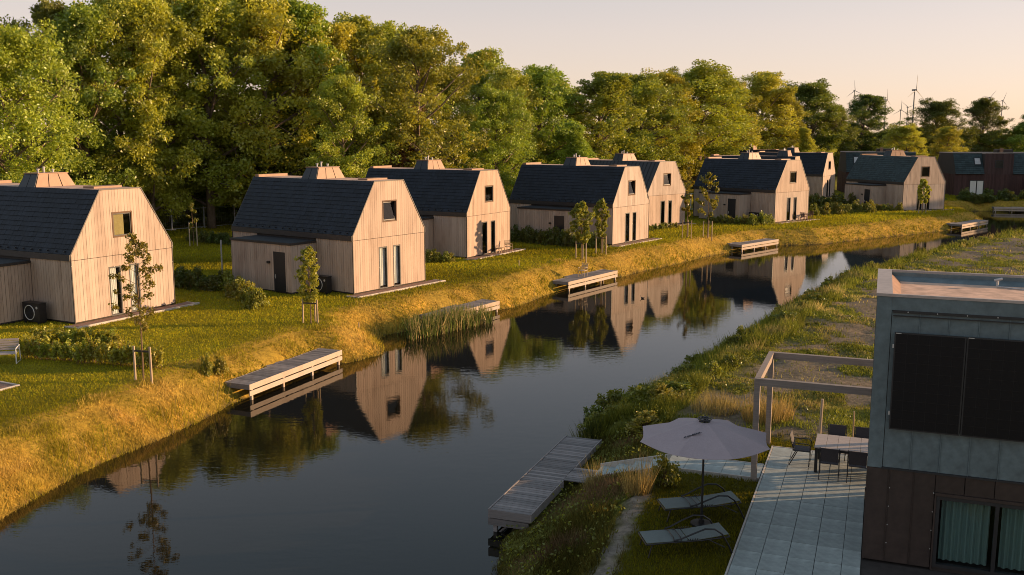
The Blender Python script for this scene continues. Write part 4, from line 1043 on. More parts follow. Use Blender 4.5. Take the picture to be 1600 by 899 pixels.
# ------------------------------------------------------------------ dark houses in the distance
def row_house(loc, rz, length, label, bays):
    t = thing('row_house', label, 'house', loc, rz); h = 6.4; dp = 8.5; e = 3.3
    mb = MB(); mb.box(0, .12, 0, length, dp, e); link('wall', mb.mesh('wall', M['backing']), t)
    mb = MB(); boards(mb, 0, length, .05, lambda a: e, [(b_[1], b_[2], 0.05, 2.4) for b_ in bays if b_[0] == 'door'], .24, .02, lambda a, d, z: (a, .118 - d * .04, z), .2, 31)
    boards(mb, .12, dp, .05, lambda a: e, [], .24, .02, lambda a, d, z: (-.002 - d * .04, a, z), .2, 32); link('boards', mb.mesh('boards', M['clad_dark']), t, kind='stuff')
    gs = [(b_[1], b_[2]) for b_ in bays if b_[0] == 'gable']
    segs = []; a = 0
    for g0, g1 in gs: segs.append((a, g0)); a = g1
    segs.append((a, length))
    for s0, s1 in segs:
        mb = MB(); mb.prism([(s0, -.1, e), (s0, 1.5, h), (s0, dp - 1.5, h), (s0, dp, e)], (s1 - s0, 0, 0)); rf = link('roof', mb.mesh('roof', M['backing']), t)
        mb = MB(); nC = 11; rr2 = random.Random(4)
        for k in range(nC):
            f0, f1 = k / nC, (k + 1) / nC + .02
            nt_ = int((s1 - s0) / .5)
            for q in range(nt_):
                x0, x1 = s0 + (s1 - s0) * q / nt_ + .006, s0 + (s1 - s0) * (q + 1) / nt_ - .006; ee = rr2.uniform(-.006, .006)
                P = lambda x, f, o: (x, -.1 + 1.6 * f - o * .89, e + (h - e) * f + o * .46)
                mb.hexa([P(x0, f0, .0), P(x1, f0, .0), P(x1, f1, -.01), P(x0, f1, -.01)], [P(x0, f0, .07 + ee), P(x1, f0, .07 + ee), P(x1, f1, .025 + ee), P(x0, f1, .025 + ee)])
        link('roof_tiles', mb.mesh('roof_tiles', M['tiles_green']), rf, kind='stuff')
    mb = MB(); mb.box(-.05, 1.42, h, length + .05, 1.52, h + .1); mb.box(-.05, dp - 1.52, h, length + .05, dp - 1.42, h + .1); link('parapet', mb.mesh('parapet', M['parapet']), t)
    for b_ in bays:
        if b_[0] == 'gable':
            mb = MB(); mb.box(b_[1] + .02, .14, e, b_[2] - .02, dp - .5, h - .05); g = link('dormer', mb.mesh('dormer', M['backing']), t)
            c = (b_[1] + b_[2]) / 2; wo2 = (c - .6, c + .6, 4.2, 5.4)
            mb = MB(); boards(mb, b_[1], b_[2], e + .02, lambda a: h - .02, [wo2], .24, .02, lambda a, d, z: (a, .138 - d * .04, z), .2, 33); link('boards', mb.mesh('boards', M['clad_dark']), g, kind='stuff')
            link('window', frame_mesh(wo2, .08, .05, .138, M['anth'], name='window'), g); link('pane', pane_mesh(wo2, .08, .10), g)
        elif b_[0] == 'sky':
            s0 = b_[1]; P = lambda x, f, o: (x, -.1 + 1.6 * f - o * .89, e + (h - e) * f + o * .46)
            mb = MB(); mb.hexa([P(s0, .42, .05), P(s0 + 1.0, .42, .05), P(s0 + 1.0, .78, .05), P(s0, .78, .05)], [P(s0, .42, .12), P(s0 + 1.0, .42, .12), P(s0 + 1.0, .78, .12), P(s0, .78, .12)]); sk = link('skylight', mb.mesh('skylight', M['anth']), t)
            mb = MB(); mb.hexa([P(s0 + .1, .46, .121), P(s0 + .9, .46, .121), P(s0 + .9, .74, .121), P(s0 + .1, .74, .121)], [P(s0 + .1, .46, .13), P(s0 + .9, .46, .13), P(s0 + .9, .74, .13), P(s0 + .1, .74, .13)])
            link('pane', mb.mesh('pane', M['steel']), sk)
        elif b_[0] == 'door':
            o = (b_[1], b_[2], .05, 2.4); d = link('french_door', frame_mesh(o, .09, .06, .118, M['anth'], mull=(o[0] + o[1]) / 2, name='french_door'), t)
            link('curtain', curtain_mesh(o[0] + .1, (o[0] + o[1]) / 2 - .08, .15, 2.3, .102, M['curtain'], 5, .008), d); link('curtain', curtain_mesh((o[0] + o[1]) / 2 + .08, o[1] - .1, .15, 2.3, .102, M['curtain'], 5, .008), d)
        elif b_[0] == 'chim':
            mb = MB(); mb.box(b_[1], 3, h + .0, b_[1] + 2.4, 4.2, h + .55); c = link('chimney', mb.mesh('chimney', M['trim']), t)
            mb = MB(); mb.box(b_[1] + .4, 2.7, h + .1, b_[1] + .85, 2.99, h + .75); link('flue', mb.mesh('flue', M['copper']), c)
    return t
row_house((66.6, 145.5, 0), R(-4), 26, 'long dark house row with skylights and a pale curtained door behind the far jetty',
          [('sky', 2.9), ('gable', 4.2, 8.4), ('sky', 10.6), ('door', 2.2, 4.3), ('chim', 7.0), ('sky', 16), ('gable', 18, 22)])
row_house((52.8, 153.0, 0), R(-10), 10.5, 'dark tiled house with a skylight rising behind the green black roof at the bend', [('sky', 1.1), ('chim', 5.0)])
sh = thing('garden_shed', 'grey board shed at the right edge before the dark house row', 'shed', (76.5, 141.2, 0), R(-6))
mb = MB(); mb.box(.04, .04, 0, 4, 3, 2.75); link('wall', mb.mesh('wall', M['backing']), sh)
mb = MB(); boards(mb, 0, 4, .05, lambda a: 2.75, [], .22, .02, lambda a, d, z: (a, .038 - d * .03, z), .2, 41); boards(mb, 0, 3, .05, lambda a: 2.75, [], .22, .02, lambda a, d, z: (.038 - d * .03, a, z), .2, 42); link('boards', mb.mesh('boards', M['clad']), sh, kind='stuff')
mb = MB(); mb.box(-.1, -.1, 2.752, 4.1, 3.1, 2.88); link('roof', mb.mesh('roof', M['trim']), sh)

# ------------------------------------------------------------------ wind turbines on the horizon
def turbine(px, py, dist, blade, rot, label, yaw=0.0):
    # px, py: where the hub is seen; the turbine stands at that bearing at its own distance
    x = (px - 800) / F_PX * dist; hub = CAM_H + (206 - py) / F_PX * dist
    t = thing('wind_turbine', label, 'wind turbine', (x, dist, 0), yaw, 'wind turbines on the horizon')
    s = blade / 34
    mb = MB(); mb.tube([(0, 0, 0), (0, 0, hub * .5), (0, 0, hub)], [2.1 * s, 1.7 * s, 1.1 * s], 12); link('tower', mb.mesh('tower', M['turbine']), t)
    mb = MB(); mb.box(-1.8 * s, -3 * s, hub - 1.5 * s, 1.8 * s, 6 * s, hub + 1.9 * s); mb.tube([(0, -3 * s, hub), (0, -5 * s, hub), (0, -6.2 * s, hub)], [2.0 * s, 1.7 * s, .3 * s], 10); link('nacelle', mb.mesh('nacelle', M['turbine']), t)
    for k in range(3):
        a = rot + k * 2 * math.pi / 3; d = Vector((math.sin(a), 0, math.cos(a))); sd = Vector((math.cos(a), 0, -math.sin(a))); o = Vector((0, -4.4 * s, hub))
        w0, w1 = 1.7 * s, .35 * s
        b0 = [o + d * 1.2 * s + sd * q[0] * w0 + Vector((0, q[1] * .6 * s, 0)) for q in ((-.4, -1), (.6, -1), (.6, 1), (-.4, 1))]
        b1 = [o + d * blade + sd * q[0] * w1 + Vector((0, q[1] * .15 * s, 0)) for q in ((-.4, -1), (.6, -1), (.6, 1), (-.4, 1))]
        mb = MB(); mb.hexa([tuple(p) for p in b0], [tuple(p) for p in b1]); link('blade', mb.mesh('blade', M['turbine']), t)
turbine(1417, 140, 1750, 27, R(2), 'tallest wind turbine, in the gap between the far trees', .6)
turbine(1397.5, 170, 2700, 26, R(0), 'small wind turbine left of the tallest one, lowest in the gap')
turbine(1408, 166, 2500, 22, R(-50), 'small wind turbine right beside the mast of the tallest one')
turbine(1374, 155, 2300, 26, R(-8), 'wind turbine at the right shoulder of the dark tree left of the gap', .9)
turbine(1533, 151, 2300, 20, R(38), 'wind turbine rotor peeping above the dark sparse tree')
turbine(1553, 156, 2500, 22, R(20), 'wind turbine blade tips just right of the dark sparse tree')
turbine(1597, 158, 2500, 22, R(-5), 'wind turbine at the right edge of the sky')
turbine(1325, 141, 2300, 24, R(-6), 'wind turbine blade tip above the tree left of the gap')
# ------------------------------------------------------------------ trees
def unit(v): return v / (np.linalg.norm(v, axis=-1, keepdims=True) + 1e-9)
def leaf_quads(centers, rads, tints, per, size, g, flat=0.85, long=1.5):
    n = len(centers); k = per
    d = unit(g.normal(size=(n, k, 3))); rr = g.random((n, k, 1)) ** 0.45
    p = centers[:, None, :] + d * rr * rads[:, None, None] * np.array([1, 1, flat])
    p = p.reshape(-1, 3); m = len(p)
    ax = unit(g.normal(size=(m, 3)) + d.reshape(-1, 3) * 0.5 + np.array([0, 0, -0.25]))
    bx = unit(np.cross(ax, unit(g.normal(size=(m, 3)))))
    s = size * (0.6 + 0.8 * g.random((m, 1)))
    q = np.stack([p - ax * s * long * .5, p + bx * s * .42, p + ax * s * long * .5, p - bx * s * .42], 1)
    t = np.repeat(tints, k) * .6 + g.random(m) * .4
    return q, t
def make_tree(seed, H=20.0, Rm=4.8, base=0.10, nl=24, sec=8, per=120, size=.27, crad=1.0, open_=0.0, narrow=False, hole=0.0):
    g = np.random.default_rng(seed)
    mb = MB()
    hs = np.linspace(0, .93, 9) * H; off = np.cumsum(g.normal(0, .012 * H, (9, 2)), axis=0) * np.linspace(0, 1, 9)[:, None]; off -= off[0]
    tr = [(off[i, 0], off[i, 1], hs[i]) for i in range(9)]
    r0 = .017 * H
    mb.tube(tr, [r0 * (1 - .9 * h / H) for h in hs], 8)
    def trunk(h): return np.array([np.interp(h, hs, off[:, 0]), np.interp(h, hs, off[:, 1]), h])
    cs, rs, ts = [], [], []
    lob = g.random(7) * .45 + .75
    for i in range(nl):
        t = (i + g.random()) / nl; hh = H * (base + (0.9 - base) * t)
        if open_ and base + .25 < t < base + .25 + open_ and g.random() < .55: continue
        az = i * 2.399 + g.normal(0, .35)
        prof = (.72 + .28 * min(1, t / .3)) if t < .42 else max(.12, 1 - ((t - .42) / .64) ** 1.9) if not narrow else max(.2, 1 - t)
        L_ = Rm * prof * lob[int((az % 6.283) / 6.284 * 7)] * g.uniform(.8, 1.15)
        o = trunk(hh); up = .45 + .95 * t + g.normal(0, .12)
        d = np.array([math.cos(az), math.sin(az), up]); d /= math.hypot(1, up) ** .6
        e = o + d * L_; md = (o + e) / 2 + np.array([0, 0, -.05 * L_])
        lr = r0 * .5 * (1 - .6 * t)
        mb.tube([tuple(o), tuple(md), tuple(e)], [lr, lr * .65, lr * .22], 5, False)
        cs.append(e); rs.append(crad * g.uniform(.8, 1.2)); ct = g.random(); ts.append(ct)
        for s in range(sec):
            f = g.uniform(.15, 1.0); b0 = o + (e - o) * f + np.array([0, 0, -.05 * L_ * 4 * f * (1 - f)])
            sd = unit(g.normal(size=3) * np.array([1, 1, .7]) + d * .5 + np.array([0, 0, .25])); ln = L_ * g.uniform(.22, .5) + .3
            b1 = b0 + sd * ln
            if hole and .45 < t < .9 and g.random() < hole: continue
            if s % 2 == 0: mb.tube([tuple(b0), tuple(b1)], [lr * .35, lr * .1], 4, False)
            cs.append(b1); rs.append(crad * g.uniform(.65, 1.15)); ts.append(np.clip(ct + g.normal(0, .2), 0, 1))
    for s in range(6):
        cs.append(trunk(H * .9) + g.normal(0, .06 * Rm, 3) * 2 + np.array([0, 0, g.uniform(-.02, .07) * H])); rs.append(crad * .8); ts.append(g.random())
    q, tt = leaf_quads(np.array(cs), np.array(rs), np.array(ts), per, size, g)
    tm = mb.mesh('trunk', M['bark'], True)
    return tm, q, tt
TV = []
specs = [(1, 4.6, .05, 34, 11, .95, 0, False), (2, 4.4, .06, 32, 11, .8, .2, False), (3, 5.2, .04, 36, 11, 1.0, 0, False), (4, 4.0, .08, 32, 11, .85, .0, False), (5, 5.0, .08, 34, 11, .9, .2, False), (6, 4.8, .03, 36, 11, 1.0, 0, True)]
for sd, Rm, bs, nl, sec, cr, op, nr in specs:
    tm, q, tt = make_tree(sd, 20, Rm, bs, nl, sec, 135, .17, cr, op, nr, {1: .25, 2: .42, 4: .35, 5: .42}.get(sd, .12))
    TV.append((tm, np_mesh('crown', q, 4, M['leaf'], tint=tt), np_mesh('crown', q, 4, M['leaf_brown'], tint=tt)))
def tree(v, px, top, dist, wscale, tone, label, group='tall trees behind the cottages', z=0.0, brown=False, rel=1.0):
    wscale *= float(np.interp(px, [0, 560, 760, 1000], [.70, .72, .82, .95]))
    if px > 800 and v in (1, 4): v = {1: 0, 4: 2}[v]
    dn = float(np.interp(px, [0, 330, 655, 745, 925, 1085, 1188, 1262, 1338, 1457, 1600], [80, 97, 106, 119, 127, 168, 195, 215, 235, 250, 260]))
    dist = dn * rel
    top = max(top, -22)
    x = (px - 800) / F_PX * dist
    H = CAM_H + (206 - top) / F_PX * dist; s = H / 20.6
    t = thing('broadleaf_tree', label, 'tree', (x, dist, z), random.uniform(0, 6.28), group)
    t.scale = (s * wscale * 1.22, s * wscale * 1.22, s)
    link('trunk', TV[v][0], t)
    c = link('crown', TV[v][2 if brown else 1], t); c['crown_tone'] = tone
def tone(b, warm=0.0): return (b * (1 + warm), b, b * (1 - warm))
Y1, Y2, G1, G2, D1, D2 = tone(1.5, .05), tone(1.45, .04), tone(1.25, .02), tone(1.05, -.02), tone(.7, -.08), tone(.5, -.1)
# px, top, distance: where the crown's middle is seen, and how far away the tree stands
TREES = [
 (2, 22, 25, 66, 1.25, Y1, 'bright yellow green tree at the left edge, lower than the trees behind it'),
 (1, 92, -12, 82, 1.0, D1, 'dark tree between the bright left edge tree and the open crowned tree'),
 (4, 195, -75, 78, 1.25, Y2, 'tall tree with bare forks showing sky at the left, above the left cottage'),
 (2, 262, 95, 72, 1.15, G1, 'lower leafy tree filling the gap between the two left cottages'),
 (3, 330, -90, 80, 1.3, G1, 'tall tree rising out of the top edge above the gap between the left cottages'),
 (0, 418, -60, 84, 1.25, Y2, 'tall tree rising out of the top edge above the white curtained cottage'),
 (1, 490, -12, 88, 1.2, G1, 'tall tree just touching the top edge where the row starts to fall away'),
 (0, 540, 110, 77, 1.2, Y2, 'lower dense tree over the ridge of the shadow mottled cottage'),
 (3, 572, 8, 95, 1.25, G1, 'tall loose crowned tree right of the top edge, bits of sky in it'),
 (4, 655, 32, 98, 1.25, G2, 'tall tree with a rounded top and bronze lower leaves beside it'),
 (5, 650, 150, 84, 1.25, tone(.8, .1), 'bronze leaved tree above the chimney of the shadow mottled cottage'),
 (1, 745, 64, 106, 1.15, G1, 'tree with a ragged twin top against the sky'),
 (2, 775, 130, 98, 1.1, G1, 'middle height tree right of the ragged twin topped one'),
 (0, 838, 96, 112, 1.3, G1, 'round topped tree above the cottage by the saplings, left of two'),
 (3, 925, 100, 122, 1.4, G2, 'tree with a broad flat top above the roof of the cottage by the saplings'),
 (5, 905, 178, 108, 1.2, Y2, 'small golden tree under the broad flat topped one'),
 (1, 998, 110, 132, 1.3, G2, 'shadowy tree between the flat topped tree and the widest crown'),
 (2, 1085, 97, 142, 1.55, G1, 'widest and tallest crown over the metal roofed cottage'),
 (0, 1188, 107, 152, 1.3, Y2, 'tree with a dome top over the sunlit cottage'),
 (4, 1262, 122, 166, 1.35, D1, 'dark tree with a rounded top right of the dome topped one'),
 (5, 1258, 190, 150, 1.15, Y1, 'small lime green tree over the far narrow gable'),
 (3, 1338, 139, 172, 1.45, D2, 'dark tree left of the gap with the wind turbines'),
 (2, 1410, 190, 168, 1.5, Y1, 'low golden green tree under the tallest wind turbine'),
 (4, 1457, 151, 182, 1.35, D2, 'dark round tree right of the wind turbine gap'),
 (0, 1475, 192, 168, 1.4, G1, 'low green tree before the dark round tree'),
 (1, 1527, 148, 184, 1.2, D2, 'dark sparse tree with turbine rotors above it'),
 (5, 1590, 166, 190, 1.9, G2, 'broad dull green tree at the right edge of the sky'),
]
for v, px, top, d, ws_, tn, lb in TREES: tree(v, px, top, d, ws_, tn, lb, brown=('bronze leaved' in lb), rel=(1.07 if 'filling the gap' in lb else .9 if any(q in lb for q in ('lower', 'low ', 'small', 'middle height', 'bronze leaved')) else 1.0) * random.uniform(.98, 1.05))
for v, px, top, tn, lb in (
 (3, 140, -6, G2, 'tall slim tree of the front row, second from the left edge'), (0, 238, -18, Y2, 'tall slim tree right of the tree with bare forks'), (4, 290, -22, G1, 'tall tree with sky showing through, above the gap between the left cottages'),
 (1, 372, -22, Y2, 'tall airy tree left of the white curtained cottage chimney'), (5, 455, 30, G2, 'narrow tree above the white curtained cottage chimney'), (3, 525, 22, Y2, 'slim tree before the row of tree tops starts to fall'),
 (0, 612, 30, Y2, 'slim tree left of the rounded tall tree'), (2, 700, 92, G2, 'lower tree in the notch left of the ragged twin top'), (0, 795, 102, G1, 'narrow tree right of the ragged twin top'),
 (3, 882, 112, Y2, 'narrow tree left of the broad flat topped one'), (0, 962, 118, G2, 'narrow tree right of the broad flat topped one'), (2, 1042, 104, Y2, 'tree at the left shoulder of the widest crown'),
 (0, 1138, 122, G1, 'tree at the right shoulder of the widest crown'), (3, 1226, 132, G2, 'tree in the notch right of the dome topped one'), (2, 1300, 158, D1, 'low dark tree left of the turbine gap')):
    tree(v, px, top, 0, 1.15, tn, lb, rel=random.uniform(.97, 1.08))
for k in range(13, 26):
    px = -120 + k * 46 + random.uniform(-15, 15); d = 88 + k * 3.6 + random.uniform(-4, 8)
    top = max(90, 60 + k * 6) + random.uniform(20, 70)
    tree(k % 6, px, top, d, random.uniform(1.2, 1.5), random.choice([G2, D1, D1]), 'shaded tree filling in behind the front row of tall trees', 'shaded trees of the back row', rel=random.uniform(1.1, 1.3))
for k in range(9):
    tree((k * 2) % 6, 1290 + k * 42 + random.uniform(-10, 10), 196 + random.uniform(-8, 6), 205 + random.uniform(0, 25), 1.9, random.choice([D1, G2]), 'distant dull green tree closing the view behind the far houses', 'distant trees behind the far houses', rel=1.15)
# unseen trees added beyond the right edge, sized to shade the canal bend
for k, (x, y, h) in enumerate(((100, 119.5, 10.2), (104, 125, 10.8), (101, 130, 10.5), (108, 137, 12), (112, 144, 12.5), (118, 152, 13))):
    t = thing('broadleaf_tree', 'unseen tree added beyond the right edge to shade the canal bend', 'tree', (x, y, 0), k * 1.3, 'added shade trees beyond the right edge')
    t.scale = (h / 20.6 * 1.5,) * 2 + (h / 20.6,); link('trunk', TV[k % 6][0], t); c = link('crown', TV[k % 6][1], t); c['crown_tone'] = G1

# undergrowth below and behind the tall trees
g = np.random.default_rng(21)
ce, ra, ti = [], [], []
for k in range(1500):
    f = g.random(); px = -150 + f * 1800; d0 = np.interp(px, [-150, 300, 700, 1000, 1300, 1700], [86, 104, 120, 172, 220, 270]) + g.uniform(-5, 14)
    ce.append(((px - 800) / F_PX * d0, d0, g.uniform(.2, 3.6))); ra.append(g.uniform(.8, 1.6)); ti.append(g.random())
q, tt = leaf_quads(np.array(ce), np.array(ra), np.array(ti), 42, .42, g)
o = link('undergrowth', np_mesh('undergrowth', q, 4, M['leaf'], tint=tt), label='dark undergrowth under the row of tall trees', cat='undergrowth', kind='stuff'); o['crown_tone'] = D1

# ------------------------------------------------------------------ young staked trees
def young(px_base, x, y, H, Rm, dense, label, stakes, slabel, leafsize=.09, tonev=(1, 1, 1), base=.38, seed=0, sh=1.4):
    g = np.random.default_rng(100 + seed); z = gz(x, y); mb = MB()
    t = thing('young_tree', label, 'tree', (x, y, z), 0, 'young staked trees')
    mb.tube([(0, 0, -.1), (.02, .01, H * .4), (-.02, 0, H * .75), (0, .01, H)], [.035, .028, .016, .006], 6)
    cs, rs, ts = [], [], []; nl = int(16 * dense)
    for i in range(nl):
        f = base + (1 - base) * (i + g.random()) / nl; az = i * 2.4 + g.normal(0, .4); tt_ = (f - base) / (1 - base)
        L_ = Rm * (1.05 * math.sin(math.pi * min(.97, .14 + tt_ * .86)) ** .7) * g.uniform(.6, 1.15)
        o = np.array([0, 0, f * H]); d = np.array([math.cos(az), math.sin(az), .55]); e = o + d * L_
        mb.tube([tuple(o), tuple((o + e) / 2 + np.array([0, 0, .04])), tuple(e)], [.011, .008, .004], 4, False)
        for s in range(5): cs.append(o + (e - o) * g.uniform(.35, 1.05) + g.normal(0, .05, 3)); rs.append(Rm * .22 * g.uniform(.6, 1.1)); ts.append(g.random())
    q, tt = leaf_quads(np.array(cs), np.array(rs), np.array(ts), int(14 * dense), leafsize, g, 1.0, 1.4)
    link('trunk', mb.mesh('trunk', M['youngbark']), t); c = link('crown', np_mesh('crown', q, 4, M['leaf_young'], tint=tt), t); c['crown_tone'] = tonev
    sp = thing('tree_support', slabel, 'tree stakes', (x, y, z), R(-15), 'stakes of the young trees')
    for sx, sy in stakes:
        mb = MB(); mb.tube([(sx, sy, -.2), (sx * .97, sy * .97, sh)], .045, 8); link('stake', mb.mesh('stake', M['post']), sp)
    mb = MB(); (ax, ay), (bx, by) = stakes[0], stakes[-1]
    mb.box(min(ax, bx), -.012 + (ay + by) / 2, sh - .22, max(ax, bx), .012 + (ay + by) / 2, sh - .15); link('tie', mb.mesh('tie', M['trim']), sp)
S2 = [(-.36, 0), (.36, .0)]; S3 = [(-.4, -.05), (.05, .4), (.4, -.05)]
young(0, -14.05, 35.7, 5.5, .8, 1.5, 'tall sparse young tree before the leftmost cottage', S2, 'two stakes holding the tall sparse tree before the leftmost cottage', .075, (.9, .8, .7), .34, 1, 1.35)
young(0, -10.0, 47.0, 3.7, .62, 2.2, 'small dense light green tree before the white curtained cottage', S3, 'three stakes round the small dense tree before the white curtained cottage', .075, (1.35, 1.35, 1.2), .28, 2, 1.2)
young(0, 5.22, 72.2, 4.3, .85, 2.4, 'leafy sapling by the jetty with the chair, larger of two', S3, 'stakes of the larger leafy sapling above the jetty with the chair', .11, (1.15, 1.15, 1.1), .3, 3, 1.45)
young(0, 6.97, 74.9, 4.2, .62, 2.2, 'leafy sapling by the cottage corner, slimmer of two', S3, 'stakes of the slimmer leafy sapling by the cottage corner', .11, (1.15, 1.15, 1.1), .3, 4, 1.45)
young(0, 15.8, 86.7, 6.3, .7, .9, 'sparse sapling reaching up before the metal roofed cottage', S3, 'stakes of the sparse sapling before the metal roofed cottage', .16, (.9, .75, .6), .3, 5, 1.6)
young(0, 18.0, 88.3, 6.0, 1.0, 1.0, 'sparse sapling with pale leaves before the annex of the sunlit cottage', S3, 'stakes of the pale sparse sapling before the sunlit cottage annex', .17, (1.1, 1.0, .9), .3, 6, 1.6)
young(0, 48.4, 113.6, 3.9, .75, 2.0, 'small light sapling before the shaded gable at the bend', S3, 'pale stakes of the small sapling before the shaded gable', .13, (1.7, 1.7, 1.5), .3, 7, 1.9)
young(0, -26.6, 80.0, 3.6, .5, .6, 'thin staked sapling on the lawn behind the gap of the left cottages', S2, 'pale stakes on the lawn behind the gap of the left cottages', .13, (.8, .8, .7), .3, 8, 2.0)

# ------------------------------------------------------------------ shrubs and hedges
SV = []
for sd in range(4):
    g = np.random.default_rng(300 + sd); cs, rs, ts = [], [], []; mb = MB()
    for k in range(44):
        d = unit(g.normal(size=3)); d[2] = abs(d[2]); e = d * np.array([.55, .55, .9]) * g.uniform(.5, 1.0)
        mb.tube([(d[0] * .06, d[1] * .06, -.1), tuple(e * .6 + np.array([0, 0, .05])), tuple(e)], [.014, .01, .004], 4, False)
        cs.append(e); rs.append(.17 * g.uniform(.7, 1.2)); ts.append(g.random())
    q, tt = leaf_quads(np.array(cs), np.array(rs), np.array(ts), 44, .07, g, 1.0, 1.6)
    SV.append((mb.mesh('stems', M['youngbark']), np_mesh('foliage', q, 4, M['leaf_young'], tint=tt)))
def shrub(x, y, r, h, tn, label, group, k=0):
    t = thing('shrub', label, 'shrub', (x, y, gz(x, y)), random.uniform(0, 6.28), group); k = k % 4 if k < 100 else 4 + k % 3; t.scale = (r / .6, r / .6, h) if k < 4 else (r / .3, r / .3, h)
    link('stems', SV[k][0], t); c = link('foliage', SV[k][1], t); c['crown_tone'] = tn
for sd in range(3):       # slim upright hedge plants
    g = np.random.default_rng(330 + sd); cs, rs, ts = [], [], []; mb = MB()
    for k in range(6):
        b_ = g.normal(0, .10, 2); tp_ = b_ * 2.2 + g.normal(0, .08, 2); hh = g.uniform(.6, 1.05)
        mb.tube([(b_[0], b_[1], -.1), (tp_[0], tp_[1], hh)], [.012, .004], 4, False)
        for q_ in range(9): f = g.uniform(.18, 1.0); cs.append((b_[0] + (tp_[0] - b_[0]) * f, b_[1] + (tp_[1] - b_[1]) * f, hh * f)); rs.append(.09); ts.append(g.random())
    q, tt = leaf_quads(np.array(cs), np.array(rs), np.array(ts), 9, .065, g, 1.0, 1.7)
    SV.append((mb.mesh('stems', M['youngbark']), np_mesh('foliage', q, 4, M['leaf_young'], tint=tt)))
rr = random.Random(17)
ORD = 'first second third fourth fifth sixth seventh eighth ninth tenth'.split()
def shrub_row(p0, p1, n, r, h, tn, label, group, jit=.2):
    if n <= 10: jit = min(jit, .3 * math.hypot(p1[0] - p0[0], p1[1] - p0[1]) / n)
    base_label = label
    for k in range(n):
        label = base_label if n > 10 else ORD[k] + ' from the left, ' + base_label
        f = (k + .5) / n; shrub(p0[0] + (p1[0] - p0[0]) * f + rr.uniform(-jit, jit), p0[1] + (p1[1] - p0[1]) * f + rr.uniform(-jit, jit), r * rr.uniform(.8, 1.2), h * rr.uniform(.8, 1.2), tn, label, group, rr.randrange(4) + (100 if 'upright young' in label or 'hedge row' in label else 0))
LY = (1.15, 1.1, 1.0); LM = (.85, .85, .8); LD = (.5, .55, .5)
shrub_row((-20.6, 39.6), (-13.9, 37.6), 34, .28, .95, (1.5, 1.4, 1.1), 'upright young plant in the hedge before the leftmost cottage', 'young hedge before the leftmost cottage', .12)
shrub_row((-21.6, 42.3), (-17.2, 41.4), 14, .3, .85, (1.4, 1.35, 1.1), 'plant of the hedge row beside the leftmost cottage heat pump', 'hedge row by the leftmost heat pump', .15)
shrub_row((-12.6, 37.9), (-11.9, 39.0), 2, .3, .9, LY, 'thin plant just right of the tall sparse staked tree', 'thin plants by the tall sparse tree', .1)
shrub_row((-17.2, 57.5), (-13.6, 51.0), 9, .62, 1.15, LY, 'light green shrub under the annex wall of the white curtained cottage', 'shrubs under the annex of the white curtained cottage', .2)
shrub_row((-24.4, 61.0), (-17.6, 57.0), 16, .7, 1.2, LD, 'dark shrub of the hedge in the gap between the left cottages', 'dark hedge between the left cottages', .3)
shrub_row((-28, 84), (-19, 78), 14, .7, 1.1, LD, 'dark low shrub along the back of the lawn by the mesh fence', 'dark shrubs along the mesh fence', .4)
shrub_row((-8.0, 69.5), (-4.2, 70.2), 8, .55, .95, LY, 'light green shrub beside the wall of the shadow mottled cottage', 'shrubs beside the shadow mottled cottage', .3)
shrub_row((.0, 83.5), (5.2, 79.6), 10, .75, 1.5, LD, 'dark shrub under the annex of the cottage by the saplings', 'dark shrubs under the annex by the saplings', .3)
shrub_row((5.2, 79.2), (7.6, 78.6), 5, .6, 1.3, LM, 'grey green shrub at the annex corner behind the leafy saplings', 'shrubs at the annex corner behind the saplings', .2)
shrub_row((12.2, 92.2), (16.6, 96.2), 7, .45, .7, LM, 'low plant along the foot of the metal roofed cottage', 'low plants before the metal roofed cottage', .3)
shrub_row((20.5, 101.5), (24.2, 99.4), 7, .6, 1.0, LM, 'low shrub under the annex wall of the sunlit cottage', 'shrubs under the annex of the sunlit cottage', .3)
shrub_row((24.6, 98.6), (27.0, 100.2), 5, .6, 1.3, LY, 'light shrub by the heat pump of the sunlit cottage', 'shrubs by the sunlit cottage heat pump', .2)
shrub_row((34.5, 110.5), (44.0, 116.0), 16, .7, 1.4, LM, 'tall weedy shrub in the bed between the sunlit and the shaded cottage', 'weedy shrubs between the sunlit and shaded cottages', .6)
shrub_row((36.0, 119.0), (46.0, 124.0), 14, .9, 1.9, LD, 'dark shrub behind the weedy bed, before the narrow sunlit gable', 'dark shrubs before the narrow sunlit gable', .8)
shrub_row((40.5, 116.2), (47.0, 116.6), 8, .6, 1.1, LM, 'shrub along the annex wall of the shaded cottage at the bend', 'shrubs along the shaded cottage', .3)
shrub_row((55.0, 127.5), (60.5, 138.0), 12, 1.1, 1.7, LD, 'dark bush on the bank behind the point of the canal bend', 'dark bushes behind the canal bend', .8)
shrub_row((63.0, 137.5), (84.0, 136.0), 22, 1.1, 1.6, LD, 'dark bush on the bank before the long dark house row', 'dark bushes before the house row', .8)
shrub(3.95, 36.6, .75, 1.25, LM, 'bushy willow shrub at the water edge beyond the L-shaped jetty', 'bank shrubs', 1)
shrub(3.1, 35.6, .55, .9, LM, 'smaller bush leaning over the water beyond the L-shaped jetty', 'bank shrubs', 2)
shrub(4.1, 24.75, .42, .95, LM, 'leafy bush with pale tips beside the concrete steps', 'bank shrubs', 3)
g = np.random.default_rng(77)
